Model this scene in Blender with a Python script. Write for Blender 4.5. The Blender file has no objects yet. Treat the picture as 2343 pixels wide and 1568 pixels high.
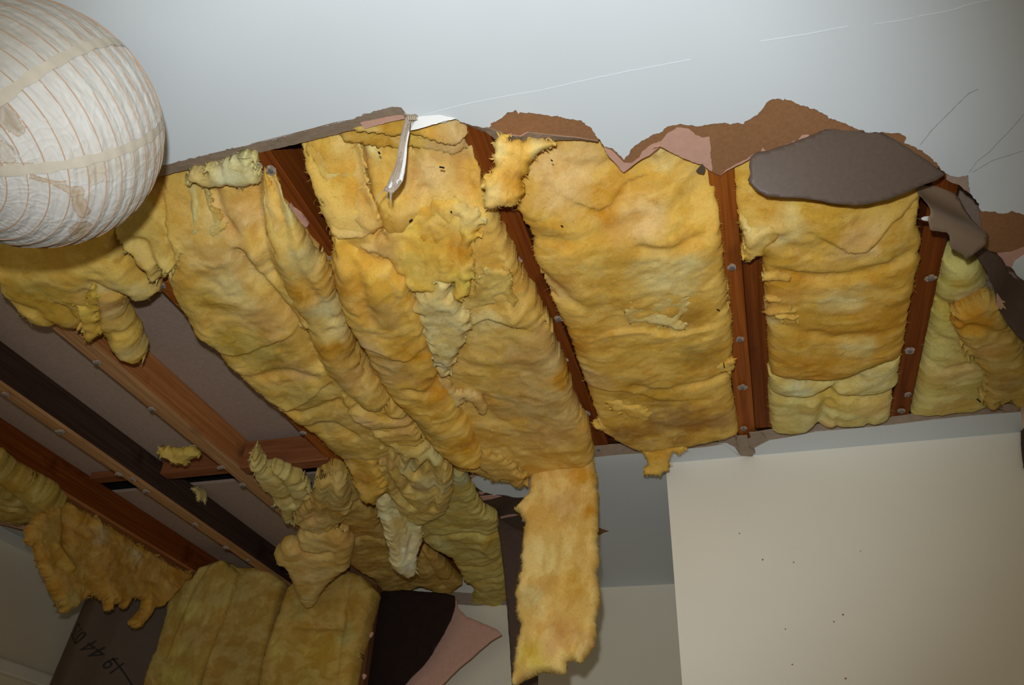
import bpy, bmesh, math, random
import numpy as np
from mathutils import Vector, Matrix
from mathutils.geometry import delaunay_2d_cdt

random.seed(7)
SC = bpy.context.scene
COL = SC.collection
D2R = math.radians

# ------------------------------------------------------------------ camera, flash, world, exposure
S = 1.15                      # ceiling height above the lens, metres
EYE = np.array([0.0, 0.0, 1.30])
CEIL = EYE[2] + S
AZ, PITCH, ROLL, FPX = D2R(17.8), D2R(35.9), D2R(3.2), 1825.0
IW, IH = 2343.0, 1568.0
ROT = Matrix.Rotation(AZ, 3, 'Z') @ Matrix.Rotation(math.pi/2 + PITCH, 3, 'X') @ Matrix.Rotation(ROLL, 3, 'Z')
R = np.array(ROT)
cam_data = bpy.data.cameras.new('camera')
cam_data.sensor_fit = 'HORIZONTAL'
cam_data.sensor_width = 23.6
cam_data.lens = FPX / IW * 23.6
cam_data.clip_start = 0.02
cam = bpy.data.objects.new('camera', cam_data)
cam.matrix_world = Matrix.Translation(Vector(EYE)) @ ROT.to_4x4()
COL.objects.link(cam)
SC.camera = cam

flash_data = bpy.data.lights.new('camera_flash', 'SPOT')     # the camera's own pop-up flash
flash_data.energy = 70
flash_data.color = (0.94, 0.985, 1.0)
flash_data.shadow_soft_size = 0.018
flash_data.spot_size = D2R(81)
flash_data.spot_blend = 0.68
flash = bpy.data.objects.new('camera_flash', flash_data)
fl_pos = EYE + R @ np.array([-0.03, 0.11, 0.0])
aim = R @ np.array([(1150-IW/2)/FPX, -(790-IH/2)/FPX, -1.0])
flash.location = fl_pos
flash.rotation_euler = Vector(aim).to_track_quat('-Z', 'Y').to_euler()
COL.objects.link(flash)

world = bpy.data.worlds.new('world')
SC.world = world
world.use_nodes = True
world.node_tree.nodes['Background'].inputs[0].default_value = (1.0, 0.87, 0.66, 1)
world.node_tree.nodes['Background'].inputs[1].default_value = 0.50
SC.view_settings.view_transform = 'Standard'
SC.view_settings.look = 'None'
SC.view_settings.exposure = 0.0
SC.view_settings.gamma = 1.0
SC.view_settings.use_curve_mapping = False

# ------------------------------------------------------------------ measuring helpers
def rays(p):
    p = np.atleast_2d(np.asarray(p, float))
    v = np.stack([(p[:, 0]-IW/2)/FPX, -(p[:, 1]-IH/2)/FPX, -np.ones(len(p))], 1)
    return v @ R.T

class Plane:
    """a real plane in the room: origin, two axes, and the normal that faces the room"""
    def __init__(s, o, u, v):
        s.o = np.array(o, float); s.u = np.array(u, float); s.u /= np.linalg.norm(s.u)
        v = np.array(v, float); v -= s.u*(v @ s.u); s.v = v/np.linalg.norm(v)
        s.n = np.cross(s.u, s.v)
        s.flip = False
        if s.n @ (EYE - s.o) < 0:
            s.n = -s.n; s.flip = True
    def at2(s, p):
        r = rays(p)
        t = ((s.o-EYE) @ s.n) / (r @ s.n)
        w = EYE + r*t[:, None]
        d = w - s.o
        return np.stack([d @ s.u, d @ s.v], 1)
    def w(s, a, b, h=0.0):
        return s.o + np.outer(a, s.u) + np.outer(b, s.v) + np.outer(np.broadcast_to(h, np.shape(a)), s.n)
    def at(s, p):
        q = s.at2(p); return s.w(q[:, 0], q[:, 1])

def flat(d):        # horizontal, d metres below the ceiling's underside
    return Plane((0, 0, CEIL-d), (1, 0, 0), (0, 1, 0))
def upright(y):     # facing the camera, y in ceiling heights
    return Plane((0, y*S, 0), (1, 0, 0), (0, 0, 1))
def along(x):       # parallel to the joists
    return Plane((x*S, 0, 0), (0, 1, 0), (0, 0, 1))
def tilt(a, b, c):  # through three points (px, py, drop)
    A, B, C = (flat(q[2]).at([q[:2]])[0] for q in (a, b, c))
    return Plane(A, B-A, C-A)

ZOOM = {'A': (0, 0, 2.614), 'B': (0, 500, 2.614), 'C': (0, 968, 2.614), 'D': (550, 200, 2.614), 'E': (550, 600, 2.614),
        'F': (700, 968, 2.614), 'G': (1100, 200, 3.136), 'H': (1643, 200, 3.136), 'I': (1200, 600, 3.136),
        'K': (1643, 600, 3.136), 'L': (0, 1180, 4.04), 'T': (850, 230, 6.273), 'M': (780, 1280, 4.881),
        'N': (1040, 1040, 6.508), 'R': (2200, 450, 2.853), 'p': (0, 0, 1.0)}
def tr(s):
    """traced points: 'D:55,405 240,690|p:...' measured on enlargements of the photograph"""
    out = []
    for chunk in s.split('|'):
        k, pts = chunk.strip().split(':')
        x0, y0, f = ZOOM[k.strip()]
        for q in pts.split():
            x, y = q.split(',')
            out.append((x0+float(x)/f, y0+float(y)/f))
    return np.array(out)

# ------------------------------------------------------------------ noise
_rng = np.random.RandomState(3)
_perm = np.concatenate([_rng.permutation(256)]*3)
_ang = _rng.rand(256)*2*np.pi
_gx, _gy = np.cos(_ang), np.sin(_ang)
def perlin(x, y, seed=0):
    x = x + seed*17.31; y = y + seed*9.77
    xi = np.floor(x).astype(int); yi = np.floor(y).astype(int)
    xf = x-xi; yf = y-yi
    u = xf*xf*xf*(xf*(xf*6-15)+10); v = yf*yf*yf*(yf*(yf*6-15)+10)
    def g(i, j):
        h = _perm[_perm[(xi+i) & 255] + ((yi+j) & 255)]
        return _gx[h]*(xf-i) + _gy[h]*(yf-j)
    a = g(0, 0)*(1-u)+g(1, 0)*u
    b = g(0, 1)*(1-u)+g(1, 1)*u
    return (a*(1-v)+b*v)*1.4
def fbm(x, y, o=4, seed=0):
    s = 0; a = 1.0; f = 1.0
    for i in range(o):
        s = s + a*perlin(x*f, y*f, seed+i*3); a *= .5; f *= 2.03
    return s

# ------------------------------------------------------------------ object helpers
def tag(o, label=None, cat=None, group=None, kind=None):
    if label: o['label'] = label
    if cat: o['category'] = cat
    if group: o['group'] = group
    if kind: o['kind'] = kind
    return o
def thing(name, label, cat, loc, group=None):
    o = bpy.data.objects.new(name, None); COL.objects.link(o)
    o.location = Vector(loc); o.empty_display_size = .05
    return tag(o, label, cat, group)
def link(name, me, mat, parent=None, kind=None, label=None):
    o = bpy.data.objects.new(name, me); COL.objects.link(o)
    if mat: me.materials.append(mat)
    if parent is not None:
        o.parent = parent
        off = Vector((0, 0, 0)); p = parent
        while p is not None: off += p.location; p = p.parent
        me.transform(Matrix.Translation(-off))
    if kind: o['kind'] = kind
    if label: o['label'] = label
    return o
def mesh(name, v, f, smooth=False, tone=None):
    me = bpy.data.meshes.new(name)
    me.from_pydata([tuple(q) for q in np.asarray(v, float).tolist()], [], f if isinstance(f, list) else f.tolist())
    if smooth: me.polygons.foreach_set('use_smooth', np.ones(len(me.polygons), bool))
    if tone is not None:
        c = np.ones((len(v), 4), np.float32); c[:, :3] = tone
        me.color_attributes.new('tone', 'FLOAT_COLOR', 'POINT').data.foreach_set('color', c.ravel())
    me.update(); return me
def bm_mesh(name, bm, smooth=False):
    bmesh.ops.recalc_face_normals(bm, faces=bm.faces)
    me = bpy.data.meshes.new(name); bm.to_mesh(me); bm.free()
    if smooth: me.polygons.foreach_set('use_smooth', np.ones(len(me.polygons), bool))
    return me
def box(x0, x1, y0, y1, z0, z1, bev=0.0, seg=1):
    bm = bmesh.new()
    r = bmesh.ops.create_cube(bm, size=1)
    for v in r['verts']:
        v.co = Vector((x0+(v.co.x+.5)*(x1-x0), y0+(v.co.y+.5)*(y1-y0), z0+(v.co.z+.5)*(z1-z0)))
    if bev: bmesh.ops.bevel(bm, geom=bm.edges[:], offset=bev, segments=seg, affect='EDGES')
    return bm
def resample(q, step):
    q = np.asarray(q, float); d = np.linalg.norm(np.diff(np.vstack([q, q[:1]]), axis=0), axis=1)
    c = np.concatenate([[0], np.cumsum(d)]); n = max(8, int(c[-1]/step))
    t = np.linspace(0, c[-1], n, endpoint=False); qq = np.vstack([q, q[:1]])
    return np.stack([np.interp(t, c, qq[:, 0]), np.interp(t, c, qq[:, 1])], 1)
def resample_open(q, n):
    q = np.asarray(q, float); d = np.linalg.norm(np.diff(q, axis=0), axis=1)
    c = np.concatenate([[0], np.cumsum(d)]); t = np.linspace(0, c[-1], n)
    return np.stack([np.interp(t, c, q[:, k]) for k in range(q.shape[1])], 1)
def ragged(q, amp, seed, fine=1.0):
    """push a closed outline in and out with fractal noise"""
    nx = np.roll(q, -1, 0)-np.roll(q, 1, 0); nx = np.stack([nx[:, 1], -nx[:, 0]], 1)
    nx /= np.maximum(np.linalg.norm(nx, axis=1), 1e-9)[:, None]
    n = fbm(q[:, 0]*30*fine, q[:, 1]*30*fine, 4, seed)
    n = n + .45*fbm(q[:, 0]*150*fine, q[:, 1]*150*fine, 3, seed+9)
    return q + nx*(n*amp)[:, None]
def inside(pt, poly):
    x, y = pt[:, 0], pt[:, 1]; r = np.zeros(len(pt), bool)
    a = poly; b = np.roll(poly, -1, 0)
    for (x0, y0), (x1, y1) in zip(a, b):
        if y0 == y1: continue
        c = ((y0 > y) != (y1 > y)) & (x < (x1-x0)*(y-y0)/(y1-y0)+x0)
        r ^= c
    return r
def nearest(pt, a, b):
    """distance, nearest point and signed side to a set of segments"""
    best = np.full(len(pt), 1e9); q = np.zeros_like(pt); sg = np.ones(len(pt))
    for s, e in zip(a, b):
        d = e-s; L = d @ d
        if L < 1e-14: continue
        t = np.clip(((pt-s) @ d)/L, 0, 1); c = s+t[:, None]*d
        r = pt-c; dd = (r*r).sum(1); m = dd < best
        best[m] = dd[m]; q[m] = c[m]
        sg[m] = np.sign(d[0]*r[m, 1]-d[1]*r[m, 0])
    return np.sqrt(best), q, sg

# ------------------------------------------------------------------ materials
def new_mat(name):
    m = bpy.data.materials.new(name); m.use_nodes = True
    nt = m.node_tree; b = nt.nodes['Principled BSDF']
    return m, nt, b
def N(nt, t, **kw):
    n = nt.nodes.new(t)
    for k, v in kw.items():
        if k.startswith('i_'):
            key = k[2:]; n.inputs[int(key) if key.isdigit() else key].default_value = v
        else: setattr(n, k, v)
    return n
def mixc(nt, fac, a, b, mode='MIX'):
    m = nt.nodes.new('ShaderNodeMix'); m.data_type = 'RGBA'; m.blend_type = mode
    for sock, val in ((m.inputs[0], fac), (m.inputs[6], a), (m.inputs[7], b)):
        if hasattr(val, 'default_value') or hasattr(val, 'is_linked'): nt.links.new(val, sock)
        else: sock.default_value = val if not isinstance(val, tuple) else (*val, 1)
    return m.outputs[2]
def ramp(nt, src, lo, hi):
    n = nt.nodes.new('ShaderNodeMapRange'); n.inputs[1].default_value = lo; n.inputs[2].default_value = hi
    nt.links.new(src, n.inputs[0]); return n.outputs[0]
def noise(nt, scale, detail=3, rough=.55, dist=0.0, vec=None, coord='Object', stretch=None, rot=None):
    n = N(nt, 'ShaderNodeTexNoise'); n.inputs['Scale'].default_value = scale; n.inputs['Detail'].default_value = detail
    n.inputs['Roughness'].default_value = rough; n.inputs['Distortion'].default_value = dist
    tc = N(nt, 'ShaderNodeTexCoord'); src = tc.outputs[coord]
    if stretch:
        mp = N(nt, 'ShaderNodeMapping'); mp.inputs['Scale'].default_value = stretch
        if rot: mp.inputs['Rotation'].default_value = rot
        nt.links.new(src, mp.inputs[0]); src = mp.outputs[0]
    nt.links.new(src, n.inputs['Vector']); return n.outputs['Fac']
def bump(nt, b, h, strength, dist):
    n = N(nt, 'ShaderNodeBump'); n.inputs['Strength'].default_value = strength; n.inputs['Distance'].default_value = dist
    nt.links.new(h, n.inputs['Height']); nt.links.new(n.outputs[0], b.inputs['Normal'])

def wool_mat():
    m, nt, b = new_mat('glass_wool')
    at = N(nt, 'ShaderNodeAttribute', attribute_name='tone')
    c = at.outputs['Color']
    o = ramp(nt, noise(nt, 11, 5, .6, .6), .46, .66)
    om = N(nt, 'ShaderNodeMath', operation='MULTIPLY', i_1=.55); nt.links.new(o, om.inputs[0])
    c = mixc(nt, om.outputs[0], c, mixc(nt, 1.0, c, (.90, .70, .38), 'MULTIPLY'))
    p = ramp(nt, noise(nt, 17, 6, .65, 1.0), .52, .72)
    pm = N(nt, 'ShaderNodeMath', operation='MULTIPLY', i_1=.42); nt.links.new(p, pm.inputs[0])
    c = mixc(nt, pm.outputs[0], c, (.82, .62, .22))
    k = ramp(nt, noise(nt, 7, 3, .5), .55, .75)
    km = N(nt, 'ShaderNodeMath', operation='MULTIPLY', i_1=.25); nt.links.new(k, km.inputs[0])
    c = mixc(nt, km.outputs[0], c, (.70, .44, .17))
    f = noise(nt, 70, 6, .7, 2.5)
    fr = N(nt, 'ShaderNodeMapRange'); fr.inputs[1].default_value = .3; fr.inputs[2].default_value = .7
    fr.inputs[3].default_value = .86; fr.inputs[4].default_value = 1.08; nt.links.new(f, fr.inputs[0])
    c = mixc(nt, 1.0, c, fr.outputs[0], 'MULTIPLY')
    nt.links.new(c, b.inputs['Base Color'])
    b.inputs['Roughness'].default_value = .85
    b.inputs['Specular IOR Level'].default_value = .12
    b.inputs['Subsurface Weight'].default_value = .40
    b.inputs['Subsurface Radius'].default_value = (1.0, .62, .18)
    b.inputs['Subsurface Scale'].default_value = .009
    f2 = noise(nt, 40, 7, .7, 1.8)
    bump(nt, b, f2, .42, .004)
    return m
def plain(name, col, rough=.8, spec=.2, var=.12, scale=12, bmp=0.0, bscale=60, bdist=.002, tone2=None):
    m, nt, b = new_mat(name)
    v = ramp(nt, noise(nt, scale, 5, .6), .3, .7)
    c2 = tone2 or tuple(q*(1-2*var) for q in col)
    nt.links.new(mixc(nt, v, col, c2), b.inputs['Base Color'])
    b.inputs['Roughness'].default_value = rough; b.inputs['Specular IOR Level'].default_value = spec
    if bmp: bump(nt, b, noise(nt, bscale, 6, .6), bmp, bdist)
    return m
def wood(name, c1, c2, rough=.65, axis='Y', spec=.12):
    m, nt, b = new_mat(name)
    st = {'Y': (60, 1.6, 60), 'X': (1.6, 60, 60), 'Z': (60, 60, 1.6)}[axis]
    st2 = {'Y': (150, 3, 150), 'X': (5, 260, 260), 'Z': (260, 260, 5)}[axis]
    g = ramp(nt, noise(nt, 1.0, 5, .6, .8, stretch=st), .35, .65)
    g2 = ramp(nt, noise(nt, 1.0, 3, .6, .2, stretch=st2), .3, .7)
    c = mixc(nt, g, c1, c2)
    dk = mixc(nt, 1.0, c, (.62, .54, .46), 'MULTIPLY')
    gm = N(nt, 'ShaderNodeMath', operation='MULTIPLY', i_1=.85); nt.links.new(g2, gm.inputs[0])
    c = mixc(nt, gm.outputs[0], c, dk)
    st3 = ramp(nt, noise(nt, 5, 3, .6), .60, .74)       # old damp stains
    sm = N(nt, 'ShaderNodeMath', operation='MULTIPLY', i_1=.75); nt.links.new(st3, sm.inputs[0])
    c = mixc(nt, sm.outputs[0], c, mixc(nt, 1.0, c, (.28, .22, .2), 'MULTIPLY'))
    nt.links.new(c, b.inputs['Base Color'])
    b.inputs['Roughness'].default_value = rough; b.inputs['Specular IOR Level'].default_value = spec
    bump(nt, b, g2, .25, .001)
    return m

M_WOOL = wool_mat()
M_CEIL = plain('ceiling_paint', (.735, .79, .835), .45, .35, .015, 3, .08, 90, .0006)
M_WALL = plain('cream_wall_paint', (.86, .82, .715), .5, .3, .02, 3, .05, 120, .0005)
M_WALLW = plain('pale_wall_paint', (.82, .765, .63), .55, .3, .02, 3)
M_TRIM = plain('white_gloss_trim', (.93, .92, .86), .3, .5, .02)
M_FLOOR = plain('carpet', (.30, .26, .21), .95, .1, .1, 40)
M_BROWN = plain('torn_brown_paper', (.345, .17, .078), .9, .1, .10, 160, .35, 240, .0012)
M_GREYB = plain('plasterboard_edge', (.385, .295, .22), .9, .1, .09, 50, .5, 120, .002)
M_PINK = plain('pink_gypsum', (.66, .385, .295), .9, .1, .06, 60, .4, 160, .001)
M_FLAP = plain('grey_brown_paper', (.118, .082, .063), .5, .4, .08, 130, .15, 260, .0006)
M_FLAPD = plain('dark_brown_paper', (.085, .052, .037), .6, .25, .1, 60, .15, 200, .0006)
M_BOARD = plain('brown_paper_board', (.235, .16, .105), .5, .4, .05, 20, .1, 200, .0005)
M_DECK = plain('fibreboard_deck', (.48, .355, .285), .9, .1, .08, 90, .5, 200, .002)
M_VOID = plain('void_black', (.012, .011, .010), .9, .1, .1)  # black of the added void box above the deck, and of the splinters
M_NAIL = plain('galvanised_nail', (.17, .17, .17), .5, .4, .1)
M_CRUMB = plain('plaster_crumb', (.47, .37, .29), .9, .1, .12, 200, .5, 200, .001)
M_WHITE = plain('white_paint_flake', (.85, .85, .85), .5, .3, .02)
M_THREAD = plain('frayed_thread', (.62, .52, .38), .8, .1, .1)
M_TAPE = plain('joint_tape_paper', (.48, .40, .32), .85, .1, .12, 90, .4, 160, .001)
M_CRACK = plain('hairline_shadow_gap', (.22, .22, .21), .9, .1, .1)
M_CURL = plain('curled_board_paper', (.125, .085, .055), .6, .3, .06, 20, .1, 200, .0005)
M_INK = plain('stamp_ink', (.042, .032, .028), .7, .2, .1)
M_RED = wood('red_brown_joist', (.27, .072, .010), (.18, .044, .007))
M_ORANGE = wood('orange_joist', (.46, .140, .021), (.32, .085, .012))
M_TAN = wood('tan_joist', (.56, .235, .080), (.42, .155, .045))
M_PALE = wood('pale_batten', (.60, .34, .155), (.48, .25, .10))
M_DARKW = wood('old_dark_joist', (.078, .044, .033), (.048, .028, .022))
M_NOG = wood('nogging', (.32, .12, .05), (.24, .085, .033), axis='X')
M_STUD = wood('stud', (.20, .085, .04), (.14, .055, .025), axis='Z')

# ------------------------------------------------------------------ shape builders
def cdt(q):
    """triangulate a traced outline (small self-crossings allowed); returns points, triangles and rim edges"""
    n = len(q)
    v, e, f, _, _, _ = delaunay_2d_cdt([Vector((float(a), float(b))) for a, b in q], [(i, (i+1) % n) for i in range(n)], [], 2, 1e-6)
    cnt = {}
    F = []
    for t in f:
        F.append(list(t))
        for i in range(len(t)):
            a, b = t[i], t[(i+1) % len(t)]
            k = (min(a, b), max(a, b)); cnt[k] = cnt.get(k, [0, (a, b)]); cnt[k][0] += 1
    return np.array([tuple(p) for p in v]), F, [w[1] for w in cnt.values() if w[0] == 1]
def sheet(name, parent, plane, outline, mat, thick=.003, rag=.0, seed=1, g=None, warp=None, kind=None, label=None, step=.0022, tone=None):
    """a thin torn sheet: outline on a real plane, thickness behind it, optional curl"""
    q = plane.at2(tr(outline) if isinstance(outline, str) else outline)
    q = resample(q, step)
    if rag: q = ragged(q, rag, seed)
    pts, tris, loop = cdt(q) if g is None else fill(q, g)
    n = len(pts)
    h = warp(pts[:, 0], pts[:, 1]) if warp else np.zeros(n)
    top = plane.w(pts[:, 0], pts[:, 1], h); bot = plane.w(pts[:, 0], pts[:, 1], h-thick)
    faces = [list(t) for t in tris]+[[i+n for i in reversed(t)] for t in tris]
    faces += [[a, a+n, b+n, b] for a, b in loop]
    bm = bmesh.new()
    vs = [bm.verts.new(c) for c in np.vstack([top, bot]).tolist()]
    for f in faces:
        try: bm.faces.new([vs[i] for i in f])
        except ValueError: pass
    me = bm_mesh(name, bm, g is not None)
    return link(name, me, mat, parent, kind, label)

def fill(q, g):
    """quad grid inside a closed outline, its rim snapped onto the outline; returns points, quads, rim edges"""
    lo = q.min(0)-g; hi = q.max(0)+g
    nx = int((hi[0]-lo[0])/g)+2; ny = int((hi[1]-lo[1])/g)+2
    X, Y = np.meshgrid(lo[0]+np.arange(nx)*g, lo[1]+np.arange(ny)*g, indexing='ij')
    cx = (X[:-1, :-1]+g/2).ravel(); cy = (Y[:-1, :-1]+g/2).ravel()
    keep = inside(np.stack([cx, cy], 1), q).reshape(nx-1, ny-1)
    I, J = np.nonzero(keep)
    idx = lambda i, j: i*ny+j
    quads = np.stack([idx(I, J), idx(I+1, J), idx(I+1, J+1), idx(I, J+1)], 1)
    used = np.unique(quads); mp = -np.ones(nx*ny, int); mp[used] = np.arange(len(used))
    quads = mp[quads]
    pts = np.stack([X.ravel(), Y.ravel()], 1)[used]
    e = np.concatenate([quads[:, [0, 1]], quads[:, [1, 2]], quads[:, [2, 3]], quads[:, [3, 0]]])
    key = np.sort(e, 1); k = key[:, 0]*len(pts)+key[:, 1]
    u, first, cnt = np.unique(k, return_index=True, return_counts=True)
    rim = e[first[cnt == 1]]
    rv = np.unique(rim)
    _, c, _ = nearest(pts[rv], q, np.roll(q, -1, 0))
    pts[rv] = c
    return pts, quads.tolist(), [tuple(r) for r in rim.tolist()]

GOLD = (.84, .53, .10); ORNG = (.70, .365, .035); PALE = (.84, .66, .26); LIME = (.70, .62, .22)
TAN = (.74, .48, .16); FLUF = (.88, .82, .55); DULL = (.50, .34, .10); PEACH = (.80, .53, .20)
wool_count = [0]
def wool(parent, name, plane, outline, T=.04, r=.05, thick=.05, base=GOLD, blobs=(), feats=(), lump=.012, wrk=.006, ang=0.0,
         rag=.006, g=.0052, fuzz=1.0, fringe=1.0, warp=None, label=None, lum=1.0, tuck='near'):
    """one layer of glass wool: traced outline, puffed towards the room, creased and folded, with fibres"""
    wool_count[0] += 1; sd = wool_count[0]*2.37
    rng = np.random.RandomState(wool_count[0]+11); wrk = wrk*.15; lump = lump*.7; loose = thick <= .035; r = r*(.6 if loose else 1); g = min(g, .0042) if loose else g; lump = lump*.9
    q = resample(plane.at2(tr(outline)), .0032)
    q = ragged(q, rag*(1.25 if loose else 1), sd, 1.3)
    if loose:                                       # frayed points along the torn edge
        ar = .5*np.sum(q[:, 0]*np.roll(q[:, 1], -1)-np.roll(q[:, 0], -1)*q[:, 1])
        nn_ = np.roll(q, -1, 0)-np.roll(q, 1, 0); nn_ = np.stack([nn_[:, 1], -nn_[:, 0]], 1)*np.sign(ar)
        nn_ /= np.maximum(np.linalg.norm(nn_, axis=1), 1e-9)[:, None]
        sp = np.clip(1-np.abs(perlin(q[:, 0]*48, q[:, 1]*48, sd+80))*3.2, 0, 1)**1.5*np.clip(.4+1.5*perlin(q[:, 0]*13, q[:, 1]*13, sd+81), 0, 1.2)
        q = q+nn_*(.013*sp)[:, None]
    pts, quads, rim = fill(q, g)
    n = len(pts); x, y = pts[:, 0], pts[:, 1]
    qa = q[::3]; de, _, _ = nearest(pts, qa, np.roll(qa, -1, 0))
    e = np.clip(de/r, 0, 1); prof = np.sqrt(np.clip(1-(1-e)**2, 0, 1))
    wx = x+.02*fbm(x*9, y*9, 2, sd+40); wy = y+.02*fbm(x*9, y*9, 2, sd+50)
    ca, sa = math.cos(ang), math.sin(ang)
    a = wx*ca+wy*sa; b = -wx*sa+wy*ca
    h = T*prof
    h += lump*prof*fbm(wx*7, wy*7, 3, sd)
    wr = (1-np.abs(fbm(a*7, b*22, 3, sd+7)))*np.clip(.5+1.4*fbm(x*6, y*6, 2, sd+90), 0, 1.3)
    h += wrk*np.minimum(1, de/.02)*(wr-.7)*1.6
    wr2 = np.clip(1-np.abs(perlin(a*3.3, b*9, sd+17))*7, 0, 1)*np.clip(.3+1.6*fbm(x*5, y*5, 2, sd+95), 0, 1.5)
    h -= wrk*.8*np.minimum(1, de/.02)*wr2
    h += .0009*np.minimum(1, de/.01)*fbm(wx*42, wy*60, 4, sd+23)
    fl = fbm(a*14, b*30, 3, sd+29)                         # torn flakes: small ledges
    h += .0013*np.minimum(1, de/.015)*np.clip(fl*6, -.5, .5)
    fl2 = fbm(a*8+3, b*17, 4, sd+33)
    fl3 = fbm(a*17+9, b*38, 3, sd+37)
    fm = np.clip(np.maximum(np.clip((fl2-.12)*16, 0, 1), .7*np.clip((fl3-.30)*14, 0, 1)), 0, 1)*np.minimum(1, de/.01)   # loose surface flakes over smoother ochre
    h += .0013*fm
    for ft in feats:
        kind, path, w, amp = ft[:4]
        k = plane.at2(tr(path)); k = resample_open(k, max(4, len(k)*6))
        k = k + .004*np.stack([fbm(k[:, 0]*40, k[:, 1]*40, 2, sd+3), fbm(k[:, 0]*40, k[:, 1]*40, 2, sd+5)], 1)
        d, _, sg = nearest(pts, k[:-1], k[1:])
        fall = np.clip(d/w, 0, None)
        if kind == 'v': h -= amp*np.exp(-fall**2)
        elif kind == 'r': h += amp*np.exp(-fall**2)
        elif kind in 'sS':
            s = sg*d*(1 if kind == 's' else -1)
            rise = np.clip(s/.006+.5, 0, 1); h += amp*rise*np.exp(-np.clip(s, 0, None)/w)*np.exp(-np.clip(-s, 0, None)/.004)
    # fold the rim under so the edge is soft
    if warp: h = h + warp(x, y)
    if tuck and abs(plane.n[2]) > .999:        # pass above the ceiling board where the two meet
        d0 = CEIL-plane.o[2]; hs = T*prof+(warp(x, y) if warp else 0); cl = hs.copy()
        for kk, pg in TUCK:
            if kk == 'far' and tuck != 'both': continue
            dp, _, _ = nearest(pts, pg, np.roll(pg, -1, 0)); dp = np.where(inside(pts, pg), 0, dp)
            lim = -d0-.027+.55*np.maximum(0, dp-.012) if kk == 'near' else -d0-.014+1.1*np.maximum(0, dp-.018)
            cl = -np.logaddexp(-cl/.006, -lim/.006)*.006
        h = h+cl-hs
    col = np.tile(np.array(base), (n, 1))
    var = fbm(x*5, y*5, 3, sd+60)[:, None]
    col = col*(1+.10*var)
    for (bx, by, br, bc) in blobs:
        c = plane.at2([(bx, by)])[0]
        d = np.hypot(x-c[0], y-c[1])/br+.45*fbm(x*16, y*16, 3, sd+70)
        w = np.clip(1.25-d, 0, 1); w = (w*w*(3-2*w))[:, None]
        col = col*(1-w)+np.array(bc)*w
    f_ = fm[:, None]*.60
    col = col*(1-f_)+np.clip(col*1.10+np.array((.03, .055, .055)), 0, 1)*f_
    lo_ = np.clip(np.maximum((-fl2-.10)*7, (-fl3-.30)*8), 0, 1)[:, None]*.50
    col = col*(1-lo_)+col*np.array((.86, .72, .46))*lo_
    col = np.clip(col*lum, 0, 1)
    front = plane.w(x, y, h)
    back = plane.w(x, y, np.minimum(h-.006, (warp(x, y) if warp else 0)-thick*(.35+.65*prof)))
    V = np.vstack([front, back]); F = quads+[[i+n for i in reversed(f)] for f in quads]
    F += [[j, i, i+n, j+n] for i, j in rim]
    if plane.flip: F = [f[::-1] for f in F]
    me = mesh(name, V, F, True, np.vstack([col, col]))
    o = link(name, me, M_WOOL, parent, label=label)
    # loose fibres: thin tapering blades on the face and along the torn rim
    L = []; C = []
    nf = int(n*.10*fuzz)
    if nf:
        ids = rng.randint(0, n, nf)
        th = rng.rand(nf)*2*np.pi
        ln = .006+.016*rng.rand(nf)**2
        dirs = np.outer(np.cos(th), plane.u)+np.outer(np.sin(th), plane.v)
        lift = rng.uniform(.02, .35, nf)
        L.append((front[ids]+plane.n*.0004, dirs*(1-lift)[:, None]+plane.n*lift[:, None], ln, .0007)); C.append(col[ids]*rng.uniform(.85, 1.12, nf)[:, None])
    rv = np.array(sorted({i for e_ in rim for i in e_}))
    nr = int(len(rv)*3.4*fringe)
    if nr:
        ids = rv[rng.randint(0, len(rv), nr)]
        cen = pts.mean(0)
        dd, nearp, _ = nearest(pts[ids]+rng.normal(0, .002, (nr, 2)), qa, np.roll(qa, -1, 0))
        pr = np.roll(qa, -1, 0)-qa
        j = np.argmin(((pts[ids][:, None, :]-qa[None])**2).sum(2), 1)
        area = .5*np.sum(qa[:, 0]*np.roll(qa[:, 1], -1)-np.roll(qa[:, 0], -1)*qa[:, 1])
        nrm = np.stack([pr[j, 1], -pr[j, 0]], 1)*np.sign(area); nrm /= np.maximum(np.linalg.norm(nrm, axis=1), 1e-9)[:, None]
        nrm += rng.normal(0, .9, nrm.shape)
        dirs = nrm[:, :1]*plane.u+nrm[:, 1:]*plane.v+plane.n*rng.normal(.0, .35, nr)[:, None]
        dirs /= np.linalg.norm(dirs, axis=1)[:, None]
        ln = .002+.009*rng.rand(nr)**4
        base_ = front[ids]*(1-rng.rand(nr)[:, None]*.7)
        mixb = rng.rand(nr)[:, None]*.6
        L.append((front[ids]*(1-mixb)+back[ids]*mixb, dirs, ln, .0006)); C.append(col[ids])
        if loose:                                   # torn tufts standing out of the ragged rim
            k = rng.permutation(nr)[:int(len(rv)*.42*fringe)]
            d2 = dirs[k]+.9*(nrm[k, :1]*plane.u+nrm[k, 1:]*plane.v)
            L.append((front[ids[k]]*.55+back[ids[k]]*.45-d2*.002, d2, .004+.013*rng.rand(len(k))**2, .0045)); C.append(col[ids[k]]*1.03)
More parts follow.
